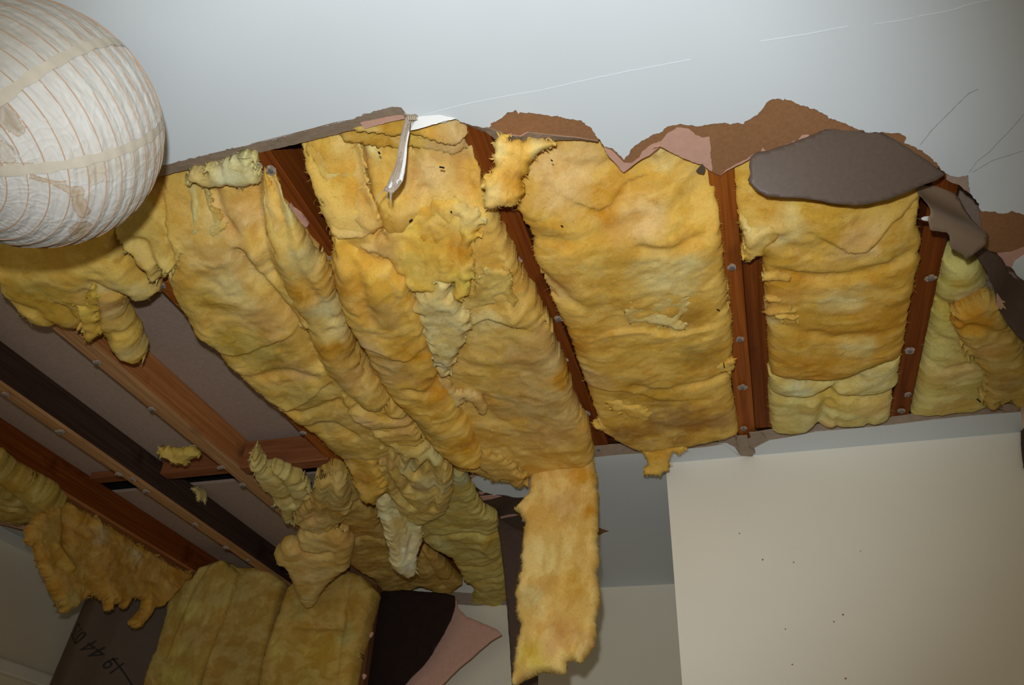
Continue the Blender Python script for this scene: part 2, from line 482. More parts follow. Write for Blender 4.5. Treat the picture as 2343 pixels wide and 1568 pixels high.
    if L:
        vs = []; fs = []; cs = []; k0 = 0
        for (p0, d, ln, wd), c in zip(L, C):
            m = len(p0)
            d = d/np.linalg.norm(d, axis=1)[:, None]
            side = np.cross(d, rng.normal(0, 1, (m, 3))); side /= np.maximum(np.linalg.norm(side, axis=1), 1e-9)[:, None]
            bend = np.cross(d, side)*(ln*rng.uniform(-.35, .35, m))[:, None]
            mid = p0+d*(ln*.55)[:, None]+bend; end = p0+d*ln[:, None]-bend*.3
            v4 = np.stack([p0-side*wd/2, p0+side*wd/2, mid+side*wd*.35, mid-side*wd*.35, end], 1)
            vs.append(v4.reshape(-1, 3)); cs.append(np.repeat(c, 5, 0))
            b0 = k0+np.arange(m)*5
            fs += np.stack([b0, b0+1, b0+2, b0+3], 1).tolist(); fs += np.stack([b0+3, b0+2, b0+4], 1).tolist()
            k0 += m*5
        link('loose_fibres', mesh('loose_fibres', np.vstack(vs), fs, False, np.vstack(cs)), M_WOOL, parent, kind='stuff')
    return o
def centre(plane, outline):
    p = plane.at(tr(outline)); return p.mean(0)
def strip(name, parent, pa, a, pb, b, mat, thick=.004, n=160, rag=.0015, seed=3):
    """a ruled torn edge between two traced lines on two planes"""
    A = resample_open(pa.at(tr(a)), n); B = resample_open(pb.at(tr(b)), n)
    k = np.arange(n)
    j1 = rag*fbm(k*.23, k*0+seed, 4, seed); j2 = rag*fbm(k*.31, k*0+seed+5, 4, seed+2)
    B = B+np.stack([j2*.5, j2, k*0], 1)
    mid = (A+B)/2+np.stack([k*0, k*0, j1], 1)
    up = np.array([0, 0, thick])
    V = np.vstack([A, mid, B, A+up, B+up])
    F = []
    for i in range(n-1):
        F += [[i, i+1, n+i+1, n+i], [n+i, n+i+1, 2*n+i+1, 2*n+i], [3*n+i, 4*n+i, 4*n+i+1, 3*n+i+1], [2*n+i, 2*n+i+1, 4*n+i+1, 4*n+i], [i, 3*n+i, 3*n+i+1, i+1]]
    bm = bmesh.new(); vs = [bm.verts.new(c) for c in V.tolist()]
    for f in F: bm.faces.new([vs[i] for i in f])
    return link(name, bm_mesh(name, bm), mat, parent)
def tube(name, pts, rad, mat, parent=None, res=6, kind=None, taper=False, cyclic=False, label=None):
    P = [np.array(p, float) for p in pts]; n = len(P)
    V = []; F = []
    for i, p in enumerate(P):
        t = (P[(i+1) % n] if cyclic else P[min(i+1, n-1)])-(P[i-1] if cyclic else P[max(i-1, 0)])
        t /= max(np.linalg.norm(t), 1e-9)
        u = np.cross(t, [0.31, 0.2, .93]); u /= np.linalg.norm(u); w = np.cross(t, u)
        rr = rad*(1-.8*i/(n-1)) if taper else rad
        for k in range(res):
            an = 2*math.pi*k/res
            V.append(p+rr*(math.cos(an)*u+math.sin(an)*w))
    m = n if cyclic else n-1
    for i in range(m):
        for k in range(res):
            j = (i+1) % n
            F.append([i*res+k, i*res+(k+1) % res, j*res+(k+1) % res, j*res+k])
    if not cyclic: F += [list(range(res))[::-1], list(range((n-1)*res, n*res))]
    return link(name, mesh(name, V, F, True), mat, parent, kind, label)

# ================================================================== SETTING
FAR, NEAR = 2.855*S, -1.6
XL, XR = -2.505*S, 1.55
def struct(name, bm, mat, parent=None, label=None):
    o = link(name, bm_mesh(name, bm), mat, parent)
    if parent is None: o['kind'] = 'structure'
    if label: o['label'] = label
    return o
struct('floor', box(XL-.1, XR+.1, NEAR, FAR+.1, -.02, 0), M_FLOOR)
struct('wall_left', box(XL-.1, XL, NEAR, FAR, 0, CEIL+.34), M_WALLW)
struct('wall_back', box(XL-.1, -.173*S+.1, FAR, FAR+.1, 0, CEIL+.34), M_WALLW)
w = struct('wall_front', box(-.173*S, XR, 1.928*S, 1.928*S+.1, 0, CEIL+.0), M_WALL)
struct('wall_right', box(XR, XR+.1, NEAR, 1.93*S, 0, CEIL+.34), M_WALL)
struct('wall_return', box(-.173*S, -.173*S+.09, 1.928*S+.1, FAR, 0, CEIL), M_WALL)
tr_ = struct('trim_1', box(XL, XL+.035, .4, FAR, EYE[2]+.605*S, EYE[2]+.645*S, .006, 2), M_TRIM)
# small specks of splashed dirt on the cream wall
pw = upright(1.9275)
for i, (px, py, rr) in enumerate([(1745, 1281, 2.2), (1816, 1287, 1.8), (1929, 1407, 2.4), (1908, 1423, 2.0), (1797, 1440, 1.8), (1813, 1521, 2.0), (1935, 1553, 2.6), (1692, 1221, 1.6), (1969, 1261, 1.4)]):
    t = np.linspace(0, 2*np.pi, 9)[:-1]
    sheet('dirt_speck', w, pw, np.stack([px+rr*np.cos(t), py+rr*.9*np.sin(t)], 1), M_BROWN, .0008, step=.002)
# deck of fibreboard above the joists, in boards, with the open slot
DZ = CEIL+.108*S
deck = struct('ceiling_deck', box(XL, XR, -.5, .40*S, DZ, DZ+.012), M_DECK)
for (y0, y1) in ((.402, 1.3325), (1.3345, 1.925), (2.0, 2.85)):
    link('deck_panel', bm_mesh('deck_panel', box(XL, XR, y0*S, y1*S, DZ, DZ+.012)), M_DECK, deck)
link('void_cover', bm_mesh('void_cover', box(XL, XR, -.5, FAR, DZ+.20, DZ+.21)), M_VOID, deck)  # added black cover: keeps the slot dark and sky light out
link('light_stop_end', bm_mesh('light_stop_end', box(XL, XR, -.54, -.5, CEIL+.011, DZ+.21)), M_VOID, deck)  # unseen end cap, added to stop light entering the joist void
link('void_side', bm_mesh('void_side', box(XL, XR, 2.0*S, 2.02*S, DZ+.012, DZ+.2)), M_VOID, deck)  # added black sides so the open slot stays dark
link('void_side', bm_mesh('void_side', box(XL, XR, 1.90*S, 1.925*S, DZ+.012, DZ+.2)), M_VOID, deck)

# ---- ceiling: painted face, torn back along the hole
EDGE_WHITE = ("A:985,990 1080,965 1280,915 1500,865 1640,830 1780,795 1860,770 1950,745 2020,730 2088,718"
  "|D:60,338 130,325 215,308 330,270 430,245 490,225 560,210 610,205 680,190 740,160 820,140 900,118 960,118 990,155 1030,166 1058,170 1050,186 1020,215 1015,260 1060,250 1130,228 1200,212 1290,190 1310,205 1400,230 1450,243"
  "|G:60,290 75,260 130,230 180,195 210,178 250,166 268,200 285,180 350,185 430,195 540,205 620,225 720,240 780,280 820,325 850,370 890,425 940,440 985,475 1030,522 1060,480 1110,410 1165,380 1230,345 1310,310 1330,285 1430,265 1560,280 1670,260 1780,258 1880,262 1920,230 1980,200 2030,150 2050,105 2125,78 2180,88"
  "|H:430,78 520,95 600,130 700,160 800,215 900,260 1020,305 1060,322 1150,322 1300,335 1355,360 1335,400 1430,440 1500,480 1580,550 1590,580 1640,625 1700,645 1790,635 1805,700 1810,760 1870,840 1885,885 1960,890 2050,905 2110,890 2195,915 2400,930")
pc = flat(0.0)
edge = pc.at2(tr(EDGE_WHITE))
n_e = 1500
e2 = resample_open(edge, n_e)
nrm = np.gradient(e2, axis=0); nrm = np.stack([nrm[:, 1], -nrm[:, 0]], 1); nrm /= np.linalg.norm(nrm, axis=1)[:, None]
e2 = e2+nrm*(.0026*fbm(e2[:, 0]*90, e2[:, 1]*90, 4, 4))[:, None]
poly = np.vstack([[XL, NEAR], [XL, .717*S], [-1.2*S, .717*S], e2, [XR, e2[-1, 1]], [XR, NEAR]])
def slab(poly, z0, z1):
    pts, tris, rim = cdt(poly)
    bm = bmesh.new()
    lo = [bm.verts.new((a, b, z0)) for a, b in pts]; hi = [bm.verts.new((a, b, z1)) for a, b in pts]
    for f in tris:
        bm.faces.new([lo[i] for i in f]); bm.faces.new([hi[i] for i in reversed(f)])
    for a, b in rim: bm.faces.new([lo[a], lo[b], hi[b], hi[a]])
    return bm
ceil = struct('ceiling', slab(poly, CEIL, CEIL+.0018), M_CEIL)
# board core behind the painted face, in two boards meeting at the taped joint
core = struct('plaster_core', box(XL, XR, NEAR, .690*S, CEIL+.002, CEIL+.0105), M_GREYB, ceil)

# grey chamfered break, left of the tape
strip('broken_edge', ceil, flat(0.0005), "p:330,395|A:985,990 1280,915 1500,865 1780,795 2020,730|D:60,338 215,308 430,245 560,210 680,190 820,140 900,118 960,118 985,150",
      flat(-.011), "p:330,412|A:960,1055 1280,975 1500,925 1740,870 2030,800|D:70,385 300,345 560,282 740,243 830,222 900,208 985,190", M_GREYB, seed=3)
sheet('bared_plaster', ceil, flat(-.0035), "D:720,215 780,198 880,180 980,165 985,190 900,208 820,228 745,252 735,240", M_PINK, .004, .002, 5)
strip('broken_edge', ceil, flat(.0004), "D:1310,208 1400,232 1480,246|G:60,295 200,345 290,355 340,325 560,352 700,365 840,388",
      flat(-.009), "D:1320,214 1400,245 1450,265|G:20,312 100,368 300,387 560,380 700,378 845,392", M_GREYB, seed=8)
# brown paper left where the painted face has torn off
brown = "G:55,300 75,255 130,225 180,190 250,160 290,175 430,188 620,218 720,234 790,280 830,330 850,372 840,389 700,366 560,353 400,346 340,326 290,356 200,346 120,326"
sheet('torn_paper_patch', ceil, flat(-.0022), brown, M_BROWN, .003, .0012, 11)
sheet('bared_gypsum', ceil, flat(-.0018), "G:70,298 130,318 200,338 285,347 335,318 400,336 560,345 700,358 760,370 840,388 700,367 560,354 400,347 340,327 290,358 200,348 120,328", M_PINK, .003, .0008, 12)
brown2 = ("G:845,368 885,420 940,436 985,470 1030,515 1055,478 1105,405 1165,374 1230,340 1310,304 1330,280 1430,258 1560,274 1670,254 1780,252 1875,256 1920,224 1980,194 2025,145 2045,100 2125,70 2180,82"
  "|H:430,70 520,88 600,124 700,154 800,208 900,254 1020,298 1060,316 1150,316 1300,328 1360,357 1345,396 1432,434 1505,475 1588,548 1578,580 1480,517 1400,482 1260,392 1150,338 1030,323 830,302 770,302 690,347 560,402 450,442 350,472 250,492 215,522 120,568 60,600 16,636"
  "|G:1650,606 1590,552 1450,512 1380,472 1285,426 1210,491 1140,521 1110,546 1060,586 1025,612 1005,592 970,547 920,502 885,432")
sheet('torn_paper_patch', ceil, flat(-.0022), brown2, M_BROWN, .003, .0012, 13, label='large brown torn paper patch')
sheet('bared_gypsum', ceil, flat(-.0016), "G:1410,283 1500,300 1540,345 1600,360 1645,350 1650,450 1655,560 1662,608 1590,553 1450,513 1380,473 1285,427 1290,390 1330,340", M_PINK, .003, .002, 14)
sheet('bared_gypsum', ceil, flat(-.0012), "G:1285,424 1210,491 1140,521 1110,546 1060,586 1025,612 1005,592 970,547 920,502 880,430 940,455 985,500 1030,545 1080,545 1140,505 1150,470 1230,410 1290,390", M_PINK, .003, .0015, 15)
sheet('bared_gypsum', ceil, flat(-.0016), "H:16,634 60,590 120,558 215,510 250,480 300,470 320,430 350,460 450,430 520,400 540,385 570,390 600,345 650,340 660,360 560,404 450,444 350,474 250,494 215,524 120,572 60,606", M_PINK, .003, .0012, 16)
sheet('lifted_paper_curl', ceil, tilt((1442, 363, .0), (1510, 335, .0), (1450, 352, .012)), "G:1140,505 1210,470 1250,430 1290,422 1270,455 1215,491 1150,520", M_PINK, .0015, .0008, 17)
sheet('torn_paper_tab', ceil, flat(.006), "G:1545,602 1590,548 1612,585 1600,622 1560,615", M_FLAP, .001, .0008, 18)
sheet('torn_paper_patch', ceil, flat(-.0022), "H:1640,622 1700,640 1790,630 1812,700 1815,765 1770,740 1730,700 1690,690 1640,660", M_DECK, .003, .0015, 19)
sheet('torn_paper_patch', ceil, flat(-.0022), "H:1880,880 1960,884 2050,898 2110,884 2195,908 2420,925 2420,1160 2195,1150 2100,1182 2010,1192 1940,1170 1900,1130 1890,1060", M_BROWN, .003, .0015, 20)
sheet('bared_gypsum', ceil, flat(-.0016), "H:2005,1192 2100,1180 2195,1148 2420,1130 2420,1180 2195,1207 2130,1252 2110,1292 2062,1282 2022,1232", M_PINK, .003, .0015, 21)
sheet('ceiling_remnant', ceil, flat(-.0005), "H:2190,1203 2130,1250 2112,1292 2150,1350 2190,1385 2450,1500 2450,1160", M_CEIL, .003, .002, 22)
link('ceiling_remnant', bm_mesh('ceiling_remnant', box(.705*S, XR, e2[-1, 1]-.02, 1.928*S, CEIL+.0004, CEIL+.010)), M_CEIL, ceil)
# taped joint: raised flakes along the old crack line, hairline cracks
def ribbon(name, path, wpx, mat, d=.0006, th=.0006, seed=1, parent=ceil):
    p = resample_open(tr(path), 60)
    k = np.arange(60); jit = .8*fbm(k*.3, k*0+seed, 3, seed)
    wv = wpx*(.6+.5*fbm(k*.5, k*0+seed+3, 2, seed+9))
    a = p+np.stack([k*0, jit-wv/2], 1); b = p+np.stack([k*0, jit+wv/2], 1)
    return sheet(name, parent, flat(d), np.vstack([a, b[::-1]]), mat, th, step=.004)
ribbon('joint_tape_edge', "p:975,262 1060,240 1150,222 1243,206", 1.32, M_CEIL, seed=2)
ribbon('joint_tape_edge', "p:1243,206 1340,184 1440,163 1580,137", 1.56, M_CEIL, seed=3)
ribbon('joint_tape_edge', "p:1740,95 1800,86 1850,78 1940,61", 1.56, M_CEIL, seed=4)
ribbon('joint_tape_edge', "p:2000,56 2060,48 2090,42", 1.20, M_CEIL, seed=5)
ribbon('joint_tape_edge', "p:2100,38 2170,26 2230,8 2270,0", 0.96, M_CEIL, seed=6)
ribbon('hairline_crack', "p:2104,335 2130,300 2160,270 2185,245 2215,215 2240,203", 1.5, M_CRACK, .0004, .0003, 7)
ribbon('hairline_crack', "p:2217,396 2235,370 2262,350 2285,325 2310,300 2343,262", 1.1, M_CRACK, .0004, .0003, 8)
ribbon('hairline_crack', "p:2225,395 2270,368 2343,345", .9, M_CRACK, .0004, .0003, 9)
# a lifted lip of white paper just right of the tape
sheet('torn_white_lip', ceil, tilt((960, 268, .001), (1045, 262, .001), (1000, 285, .012)), "D:1015,258 1060,176 1180,160 1290,186 1200,210 1130,227 1060,249", M_WHITE, .001, .001, 23)

# ---- the strip of ceiling left at the far side of the hole
far_poly = np.array(flat(0).at2(tr(
   "I:490,1400 560,1392 680,1380 840,1370 1100,1345 1300,1325 1430,1305|K:0,1305 60,1300 120,1330 160,1390 240,1395 270,1370 260,1330 370,1275 500,1255 700,1215 1000,1190 1250,1165 1530,1130 1870,1095 2170,1073|p:2337,950 2341,990")).tolist()
   + [[.70*S, 1.94*S], [-.16*S, 1.94*S], [-.16*S, 2.87*S], [-.60*S, 2.87*S]]
   + flat(0).at2(tr("N:1010,1640 1000,1250 2140,1217 2230,1175 2318,1150 2230,1120 2125,1085 1000,1000|N:1040,640 940,645 860,638 790,615 740,608 660,600 580,605 500,578 440,565 380,530 300,470 260,420 245,385 300,345 400,305 560,272 700,260 900,240 1150,215 1500,160 1900,90")).tolist())
rem = struct('ceiling_far', slab(far_poly, CEIL, CEIL+.002), M_CEIL)
strip('broken_edge', rem, flat(-.010), "I:490,1325 700,1310 840,1300 1150,1290 1300,1272 1450,1242 1510,1235",
      flat(0.0004), "I:490,1402 680,1382 840,1372 1100,1347 1300,1327 1430,1307 1540,1390", M_GREYB, seed=21, rag=.001)
strip('broken_edge', rem, flat(-.010), "K:225,1232 370,1208 700,1170 900,1155 1215,1118 1370,1098 1700,1072 2000,1030 2175,1005",
      flat(0.0004), "K:258,1335 370,1277 500,1257 700,1217 1000,1192 1250,1167 1530,1132 1870,1097 2172,1075", M_GREYB, seed=22, rag=.001)
sheet('broken_plaster', rem, flat(-.001), "K:0,1250 120,1250 140,1330 235,1262 225,1228 300,1222 360,1276 262,1330 272,1370 242,1397 160,1392 118,1332 60,1302 0,1307", M_GREYB, .004, .002, 24)
sheet('hanging_plaster_chunk', rem, tilt((1690, 1005, .0), (1722, 1003, .0), (1690, 1040, .006)), "K:140,1262 212,1255 216,1330 262,1365 245,1395 160,1390 150,1330", M_GREYB, .008, .0012, 25)
sheet('torn_paper_patch', rem, flat(-.002), "N:165,180 250,180 400,200 480,260 400,305 300,345 245,385 258,430 300,478 380,535 440,570 500,584 580,610 740,614 860,644 940,650 1060,645 1080,1000 1060,1300 900,1180 640,940 480,860 380,720 320,560 200,420", M_FLAPD, .004, .001, 26)
for i, s_ in enumerate(("N:170,190 280,190 340,250 320,300 240,290", "N:210,320 320,310 400,300 300,345 245,385 250,350", "N:360,555 460,570 420,600 370,600", "N:380,625 560,610 700,625 560,665 420,690", "N:680,935 800,905 960,890 955,912 800,935 690,960")):
    sheet('bared_gypsum', rem, flat(-.0008), s_, M_PINK, .003, .0008, 27+i)
sheet('torn_paper_patch', rem, flat(-.0015), "N:2000,1080 2125,1083 2230,1118 2320,1150 2230,1178 2140,1220 2000,1240", M_BROWN, .003, .0006, 33)
sheet('torn_corner_paper', rem, tilt((2334, 985, 0.0), (2345, 985, 0.0), (2338, 1060, .10)), "p:2336,982 2360,975 2360,1085 2342,1070 2337,1030", M_FLAPD, .002, .001, 34)
# broken edge of the ceiling at the end wall
sheet('broken_edge', rem, upright(2.85), "F:860,1010 1000,1020 1240,1030 1240,1086 1100,1090 1000,1092 880,1082", M_GREYB, .004, .001, 37)
# left remnant beside the left wall
lr = struct('ceiling_left', box(XL, -2.425*S, 1.2*S, FAR, CEIL, CEIL+.008), M_CEIL)
strip('broken_edge', lr, flat(-.012), "C:0,525 60,560 130,600 200,640 300,690", flat(.0004), "C:0,605 60,620 140,640 220,665 320,710", M_PINK, seed=36)

xy = lambda t_: flat(0).at2(tr(t_))
CH1 = "p:330,390|A:985,985 1780,790|D:60,338 560,210 900,118 985,150 985,190 900,208 560,282 300,345 70,385|A:1500,925 960,1055|p:330,412"
CH2 = "D:1310,205 1400,230 1480,243|G:60,290 840,380 845,392 700,378 300,387 100,368 20,312"
TUCK = [('near', resample(poly, .03)), ('near', resample(xy(CH1), .01)), ('near', resample(xy(CH2), .01)), ('near', resample(xy(brown), .01)), ('near', resample(xy(brown2), .01)), ('far', resample(far_poly, .02))]

# ================================================================== JOISTS
WJ = .042*S
def joist(name, label, x0, y0, y1, mat, nails, batten=None, sister=None, depth=.108*S, width=WJ):
    t = thing(name, label, 'joist', ((x0*S+width/2), (y0+y1)/2*S, CEIL), 'timber joists above the torn ceiling')
    x0 = x0*1.0109
    zb = CEIL+.0125 if batten is None else CEIL+.0245
    link('timber', bm_mesh('timber', box(x0*S, x0*S+width, y0*S, y1*S, zb, CEIL+depth-.001, .0015)), mat, t)
    if batten is not None:
        link('bottom_batten', bm_mesh('bottom_batten', box(x0*S-.002, x0*S+width+.002, y0*S, y1*S, CEIL+.0125, CEIL+.0245, .002)), batten, t)
    if sister:
        link('sister_timber', bm_mesh('sister_timber', box(x0*S+width+.0012, x0*S+width*1.95, sister[0]*S, sister[1]*S, CEIL+.014, CEIL+depth-.001, .0015)), sister[2], t)
    for s_ in nails:
        p = flat(-.012).at(tr(s_))[0]
        nail(p, t)
    return t
NAIL = {}
def nail(p, parent):
    if 'head' not in NAIL:
        bm = bmesh.new()
        bmesh.ops.create_cone(bm, cap_ends=True, segments=12, radius1=.0042, radius2=.0048, depth=.0022, matrix=Matrix.Translation((0, 0, -.0075)))
        bmesh.ops.create_cone(bm, cap_ends=True, segments=8, radius1=.0017, radius2=.0017, depth=.012, matrix=Matrix.Translation((0, 0, -.001)))
        NAIL['head'] = bm_mesh('nail', bm); NAIL['head'].materials.append(M_NAIL)
        for v in range(4):
            rg = random.Random(v+5); bm = bmesh.new(); ring = []
            for k in range(14):
                a = 2*math.pi*k/14; ro = .0075+rg.random()*.005; ri = .0040
                ring.append([bm.verts.new((ri*math.cos(a), ri*math.sin(a), -.0058)), bm.verts.new((ro*math.cos(a), ro*math.sin(a), -.0035-rg.random()*.003)), bm.verts.new((ro*.8*math.cos(a), ro*.8*math.sin(a), -.001))])
            for k in range(14):
                A, B = ring[k], ring[(k+1) % 14]
                bm.faces.new([A[0], B[0], B[1], A[1]]); bm.faces.new([A[1], B[1], B[2], A[2]])
            NAIL[v] = bm_mesh('plaster_washer', bm); NAIL[v].materials.append(M_CRUMB)
    o = bpy.data.objects.new('nail', NAIL['head']); COL.objects.link(o); o.parent = parent
    o.location = Vector(p)-parent.location; o.rotation_euler = (random.uniform(-.2, .2), random.uniform(-.2, .2), random.random()*6)
    c = bpy.data.objects.new('plaster_washer', NAIL[random.randrange(4)]); COL.objects.link(c); c.parent = o
    c.rotation_euler = (0, 0, random.random()*6)
    c.scale = (random.uniform(.8, 1.15),)*3
    o.scale = (1.15, 1.15, 1.2)

joist('ceiling_joist', 'orange doubled joist of two timbers, just right of the widest golden batt', .020, .45, 2.0, M_ORANGE,
      ["G:1805,1280", "I:1545,545", "I:1565,888", "I:1575,1185"], sister=(1.165, 1.81, M_RED))
joist('ceiling_joist', 'dark red joist farthest right, beside the pale yellow wool', .367, .45, 2.0, M_RED,
      ["H:1523,1357", "K:1375,625", "K:1355,940", "K:1315,1057"])
joist('ceiling_joist', 'red-brown joist slanting down to the top of the long hanging wool strip', -.345, .45, 2.0, M_RED,
      ["D:1655,1022", "I:250,395", "I:290,698", "I:445,1075", "I:532,1333"])
j2 = joist('ceiling_joist', 'red-brown joist with a torn pink plaster chunk nailed on its face', -.705, .45, 2.77, M_RED,
      ["A:1545,982", "A:1628,1007", "A:1985,1545"])
nail(flat(-.004).at(tr("A:1798,1350"))[0], j2)
sheet('plaster_chunk', j2, flat(-.004), "A:1700,1265 1735,1222 1755,1250 1800,1285 1845,1345 1835,1362 1785,1350 1740,1325 1712,1295", M_PINK, .007, .0012, 41)
sheet('paper_tag', j2, flat(-.002), "A:1675,1292 1700,1270 1725,1305 1740,1325", M_FLAP, .001, .0006, 42)
joist('ceiling_joist', 'narrow red joist with grey fibreboard on its left and a slumped batt over it', -1.068, .45, 2.78, M_ORANGE,
      ["B:970,392", "B:1815,1275", "B:2030,1482", "F:262,318", "F:805,858"])
joist('ceiling_joist', 'tan-orange joist with a pale bottom edge, right of the grey fibreboard strip', -1.390, .45, 2.78, M_TAN,
      ["B:215,558", "B:580,853", "B:912,1132", "B:1162,1358", "B:1322,1483", "C:1455,365", "C:1637,497"], batten=M_PALE)
joist('ceiling_joist', 'old nearly black joist with a thin pale bottom batten', -1.725, .45, 2.75, M_DARKW,
      ["B:42,1047", "B:363,1267", "B:717,1525", "C:796,330", "C:880,402", "C:1172,602", "C:1358,740", "C:1487,817", "C:1637,905"], batten=M_PALE, width=.034*S)
joist('ceiling_joist', 'dark red joist farthest left, wool hanging under its lower edge', -2.035, .45, 2.72, M_RED,
      ["B:42,1482", "C:350,418"], batten=M_TAN)
# noggings
ng = thing('nogging', 'short orange timber block between two joists under the fibreboard', 'timber block', (-1.21*S, 1.755*S, CEIL+.05))
link('timber', bm_mesh('timber', box(-1.347*S, -1.069*S, 1.735*S, 1.776*S, CEIL+.002, CEIL+.10, .002)), M_NOG, ng)
ng = thing('nogging', 'short brown timber block above the small wool scrap by the dark slot', 'timber block', (-1.53*S, 1.77*S, CEIL+.06))
link('timber', bm_mesh('timber', box(-1.675*S, -1.391*S, 1.80*S, 1.84*S, CEIL+.054, CEIL+.122, .002)), M_NOG, ng)
ng = thing('nogging', 'short brown timber block beside the narrow grey gap, far left', 'timber block', (-1.85*S, 1.80*S, CEIL+.06))
link('timber', bm_mesh('timber', box(-1.990*S, -1.711*S, 1.85*S, 1.89*S, CEIL+.098, CEIL+.122, .002)), M_NOG, ng)

# ================================================================== GLASS WOOL
GRP = 'glass wool batts between the joists'
def batt(name, label, plane, outline, group=GRP, cat='insulation'):
    return thing(name, label, cat, centre(plane, outline), group)

# ---- bay between the doubled joist and the slanting joist: the widest, flattest batt
p = flat(.022)
OUT = ("G:60,180 870,170 1000,290 1290,250 1590,300 1640,400 1652,600 1672,720 1704,900 1732,1120 1752,1350 1775,1568"
       "|I:1448,120 1462,300 1482,480 1494,620 1478,760 1482,900 1502,1000 1522,1120 1530,1212 1450,1240 1300,1275 1160,1302 1000,1330 900,1350 800,1325 700,1290 620,1240 560,1195 520,1085 490,985 455,880 405,740 372,650 330,520 265,380 205,250 165,110 110,50"
       "|G:520,1470 470,1340 420,1275 385,1200 388,1110 350,1010 310,945 265,860 270,720 300,640 250,500 120,400")
t = batt('wool_batt', 'widest flat golden wool batt filling the bay left of the doubled joist', p, OUT)
wool(t, 'batt_body', p, OUT, tuck='both', T=.032, r=.075, thick=.085, base=GOLD, lump=.009, wrk=.010, ang=-.12, rag=.004,
     blobs=[(1495, 880, .10, (.60, .36, .05)), (1580, 700, .05, (.60, .36, .06)), (1600, 790, .06, (.58, .36, .06)), (1560, 945, .12, (.46, .25, .055)), (1440, 975, .08, (.50, .28, .06)),
            (1640, 940, .07, (.47, .24, .05)), (1260, 640, .06, TAN), (1300, 420, .09, PEACH), (1530, 600, .09, PALE), (1450, 500, .07, PEACH), (1510, 375, .05, PALE), (1300, 760, .08, ORNG), (1390, 470, .06, ORNG), (1360, 850, .06, TAN)],
     feats=[('v', "G:440,460 560,640 700,670 900,685 1080,660 1240,640", .016, .012), ('s', "G:760,880 860,905 960,870 1030,780", .06, -.010),
            ('v', "G:400,1030 600,1050 900,1030 1200,930 1500,850", .02, .008), ('v', "G:1150,1100 1350,1105 1560,1060", .012, .010),
            ('s', "I:640,420 860,400 1040,440 1130,420", .05, .010), ('v', "I:780,830 1000,850 1250,800 1480,760", .012, .009),
            ('S', "I:540,840 760,860 1000,910 1120,905", .06, .007), ('v', "I:160,90 320,200 400,260", .014, .008)])
wool(t, 'torn_layer', flat(.046), "I:590,990 700,985 760,1020 830,1010 915,1060 900,1110 840,1128 790,1105 745,1110 735,1060 640,1050", T=.012, r=.02, thick=.015, base=GOLD, rag=.006)
wool(t, 'torn_layer', flat(.047), "I:690,350 760,290 900,260 1080,215 1190,240 1185,340 1090,400 1150,420 1140,480 980,445 860,420 760,430", T=.008, r=.02, thick=.012, base=PALE, rag=.007)
wool(t, 'torn_layer', flat(.047), "I:1110,570 1180,540 1250,580 1285,605 1220,640 1250,660 1190,680 1140,640", T=.007, r=.02, thick=.012, base=PALE, rag=.006)
wool(t, 'torn_layer', flat(.046), "I:1325,760 1400,735 1490,700 1492,770 1400,785", T=.008, r=.02, thick=.012, base=GOLD, rag=.005)
wool(t, 'hanging_shred', tilt((1440, 1010, .02), (1560, 1000, .02), (1495, 1085, .085)),
     "I:790,1290 900,1260 1020,1280 1165,1290 1150,1330 1110,1370 1070,1355 1045,1390 1030,1430 1000,1500 960,1522 900,1525 850,1522 860,1480 885,1460 880,1410 850,1370", T=.016, r=.03, thick=.018, base=GOLD, rag=.004)
wool(t, 'hanging_shred', flat(.03), "I:488,1160 540,1125 620,1180 720,1200 800,1290 740,1300 640,1230 590,1215 560,1190", T=.014, r=.02, thick=.015, base=GOLD, rag=.005)
# the small flap hanging out at its top left corner
p = tilt((1130, 320, .012), (1270, 325, .012), (1150, 470, .075))
OUT = "G:110,385 230,380 400,380 560,388 520,415 440,440 400,470 370,520 330,560 320,620 285,655 295,700 285,770 255,820 215,850 195,820 190,850 130,855 72,878 35,850 28,790 40,720 62,650 100,605 112,500"
t = batt('wool_flap', 'small golden wool tongue drooping over the slanting joist below brown torn paper', p, OUT, 'loose hanging wool pieces')
wool(t, 'tongue', p, OUT, T=.022, r=.03, thick=.02, base=GOLD, lump=.008, rag=.004, blobs=[(1180, 400, .04, ORNG), (1145, 345, .03, PALE), (1125, 445, .03, PALE), (1235, 330, .03, PALE)],
     feats=[('v', "G:200,420 160,560 130,700 100,800", .012, .008), ('s', "G:300,440 270,560 200,680 190,850", .03, .006)])

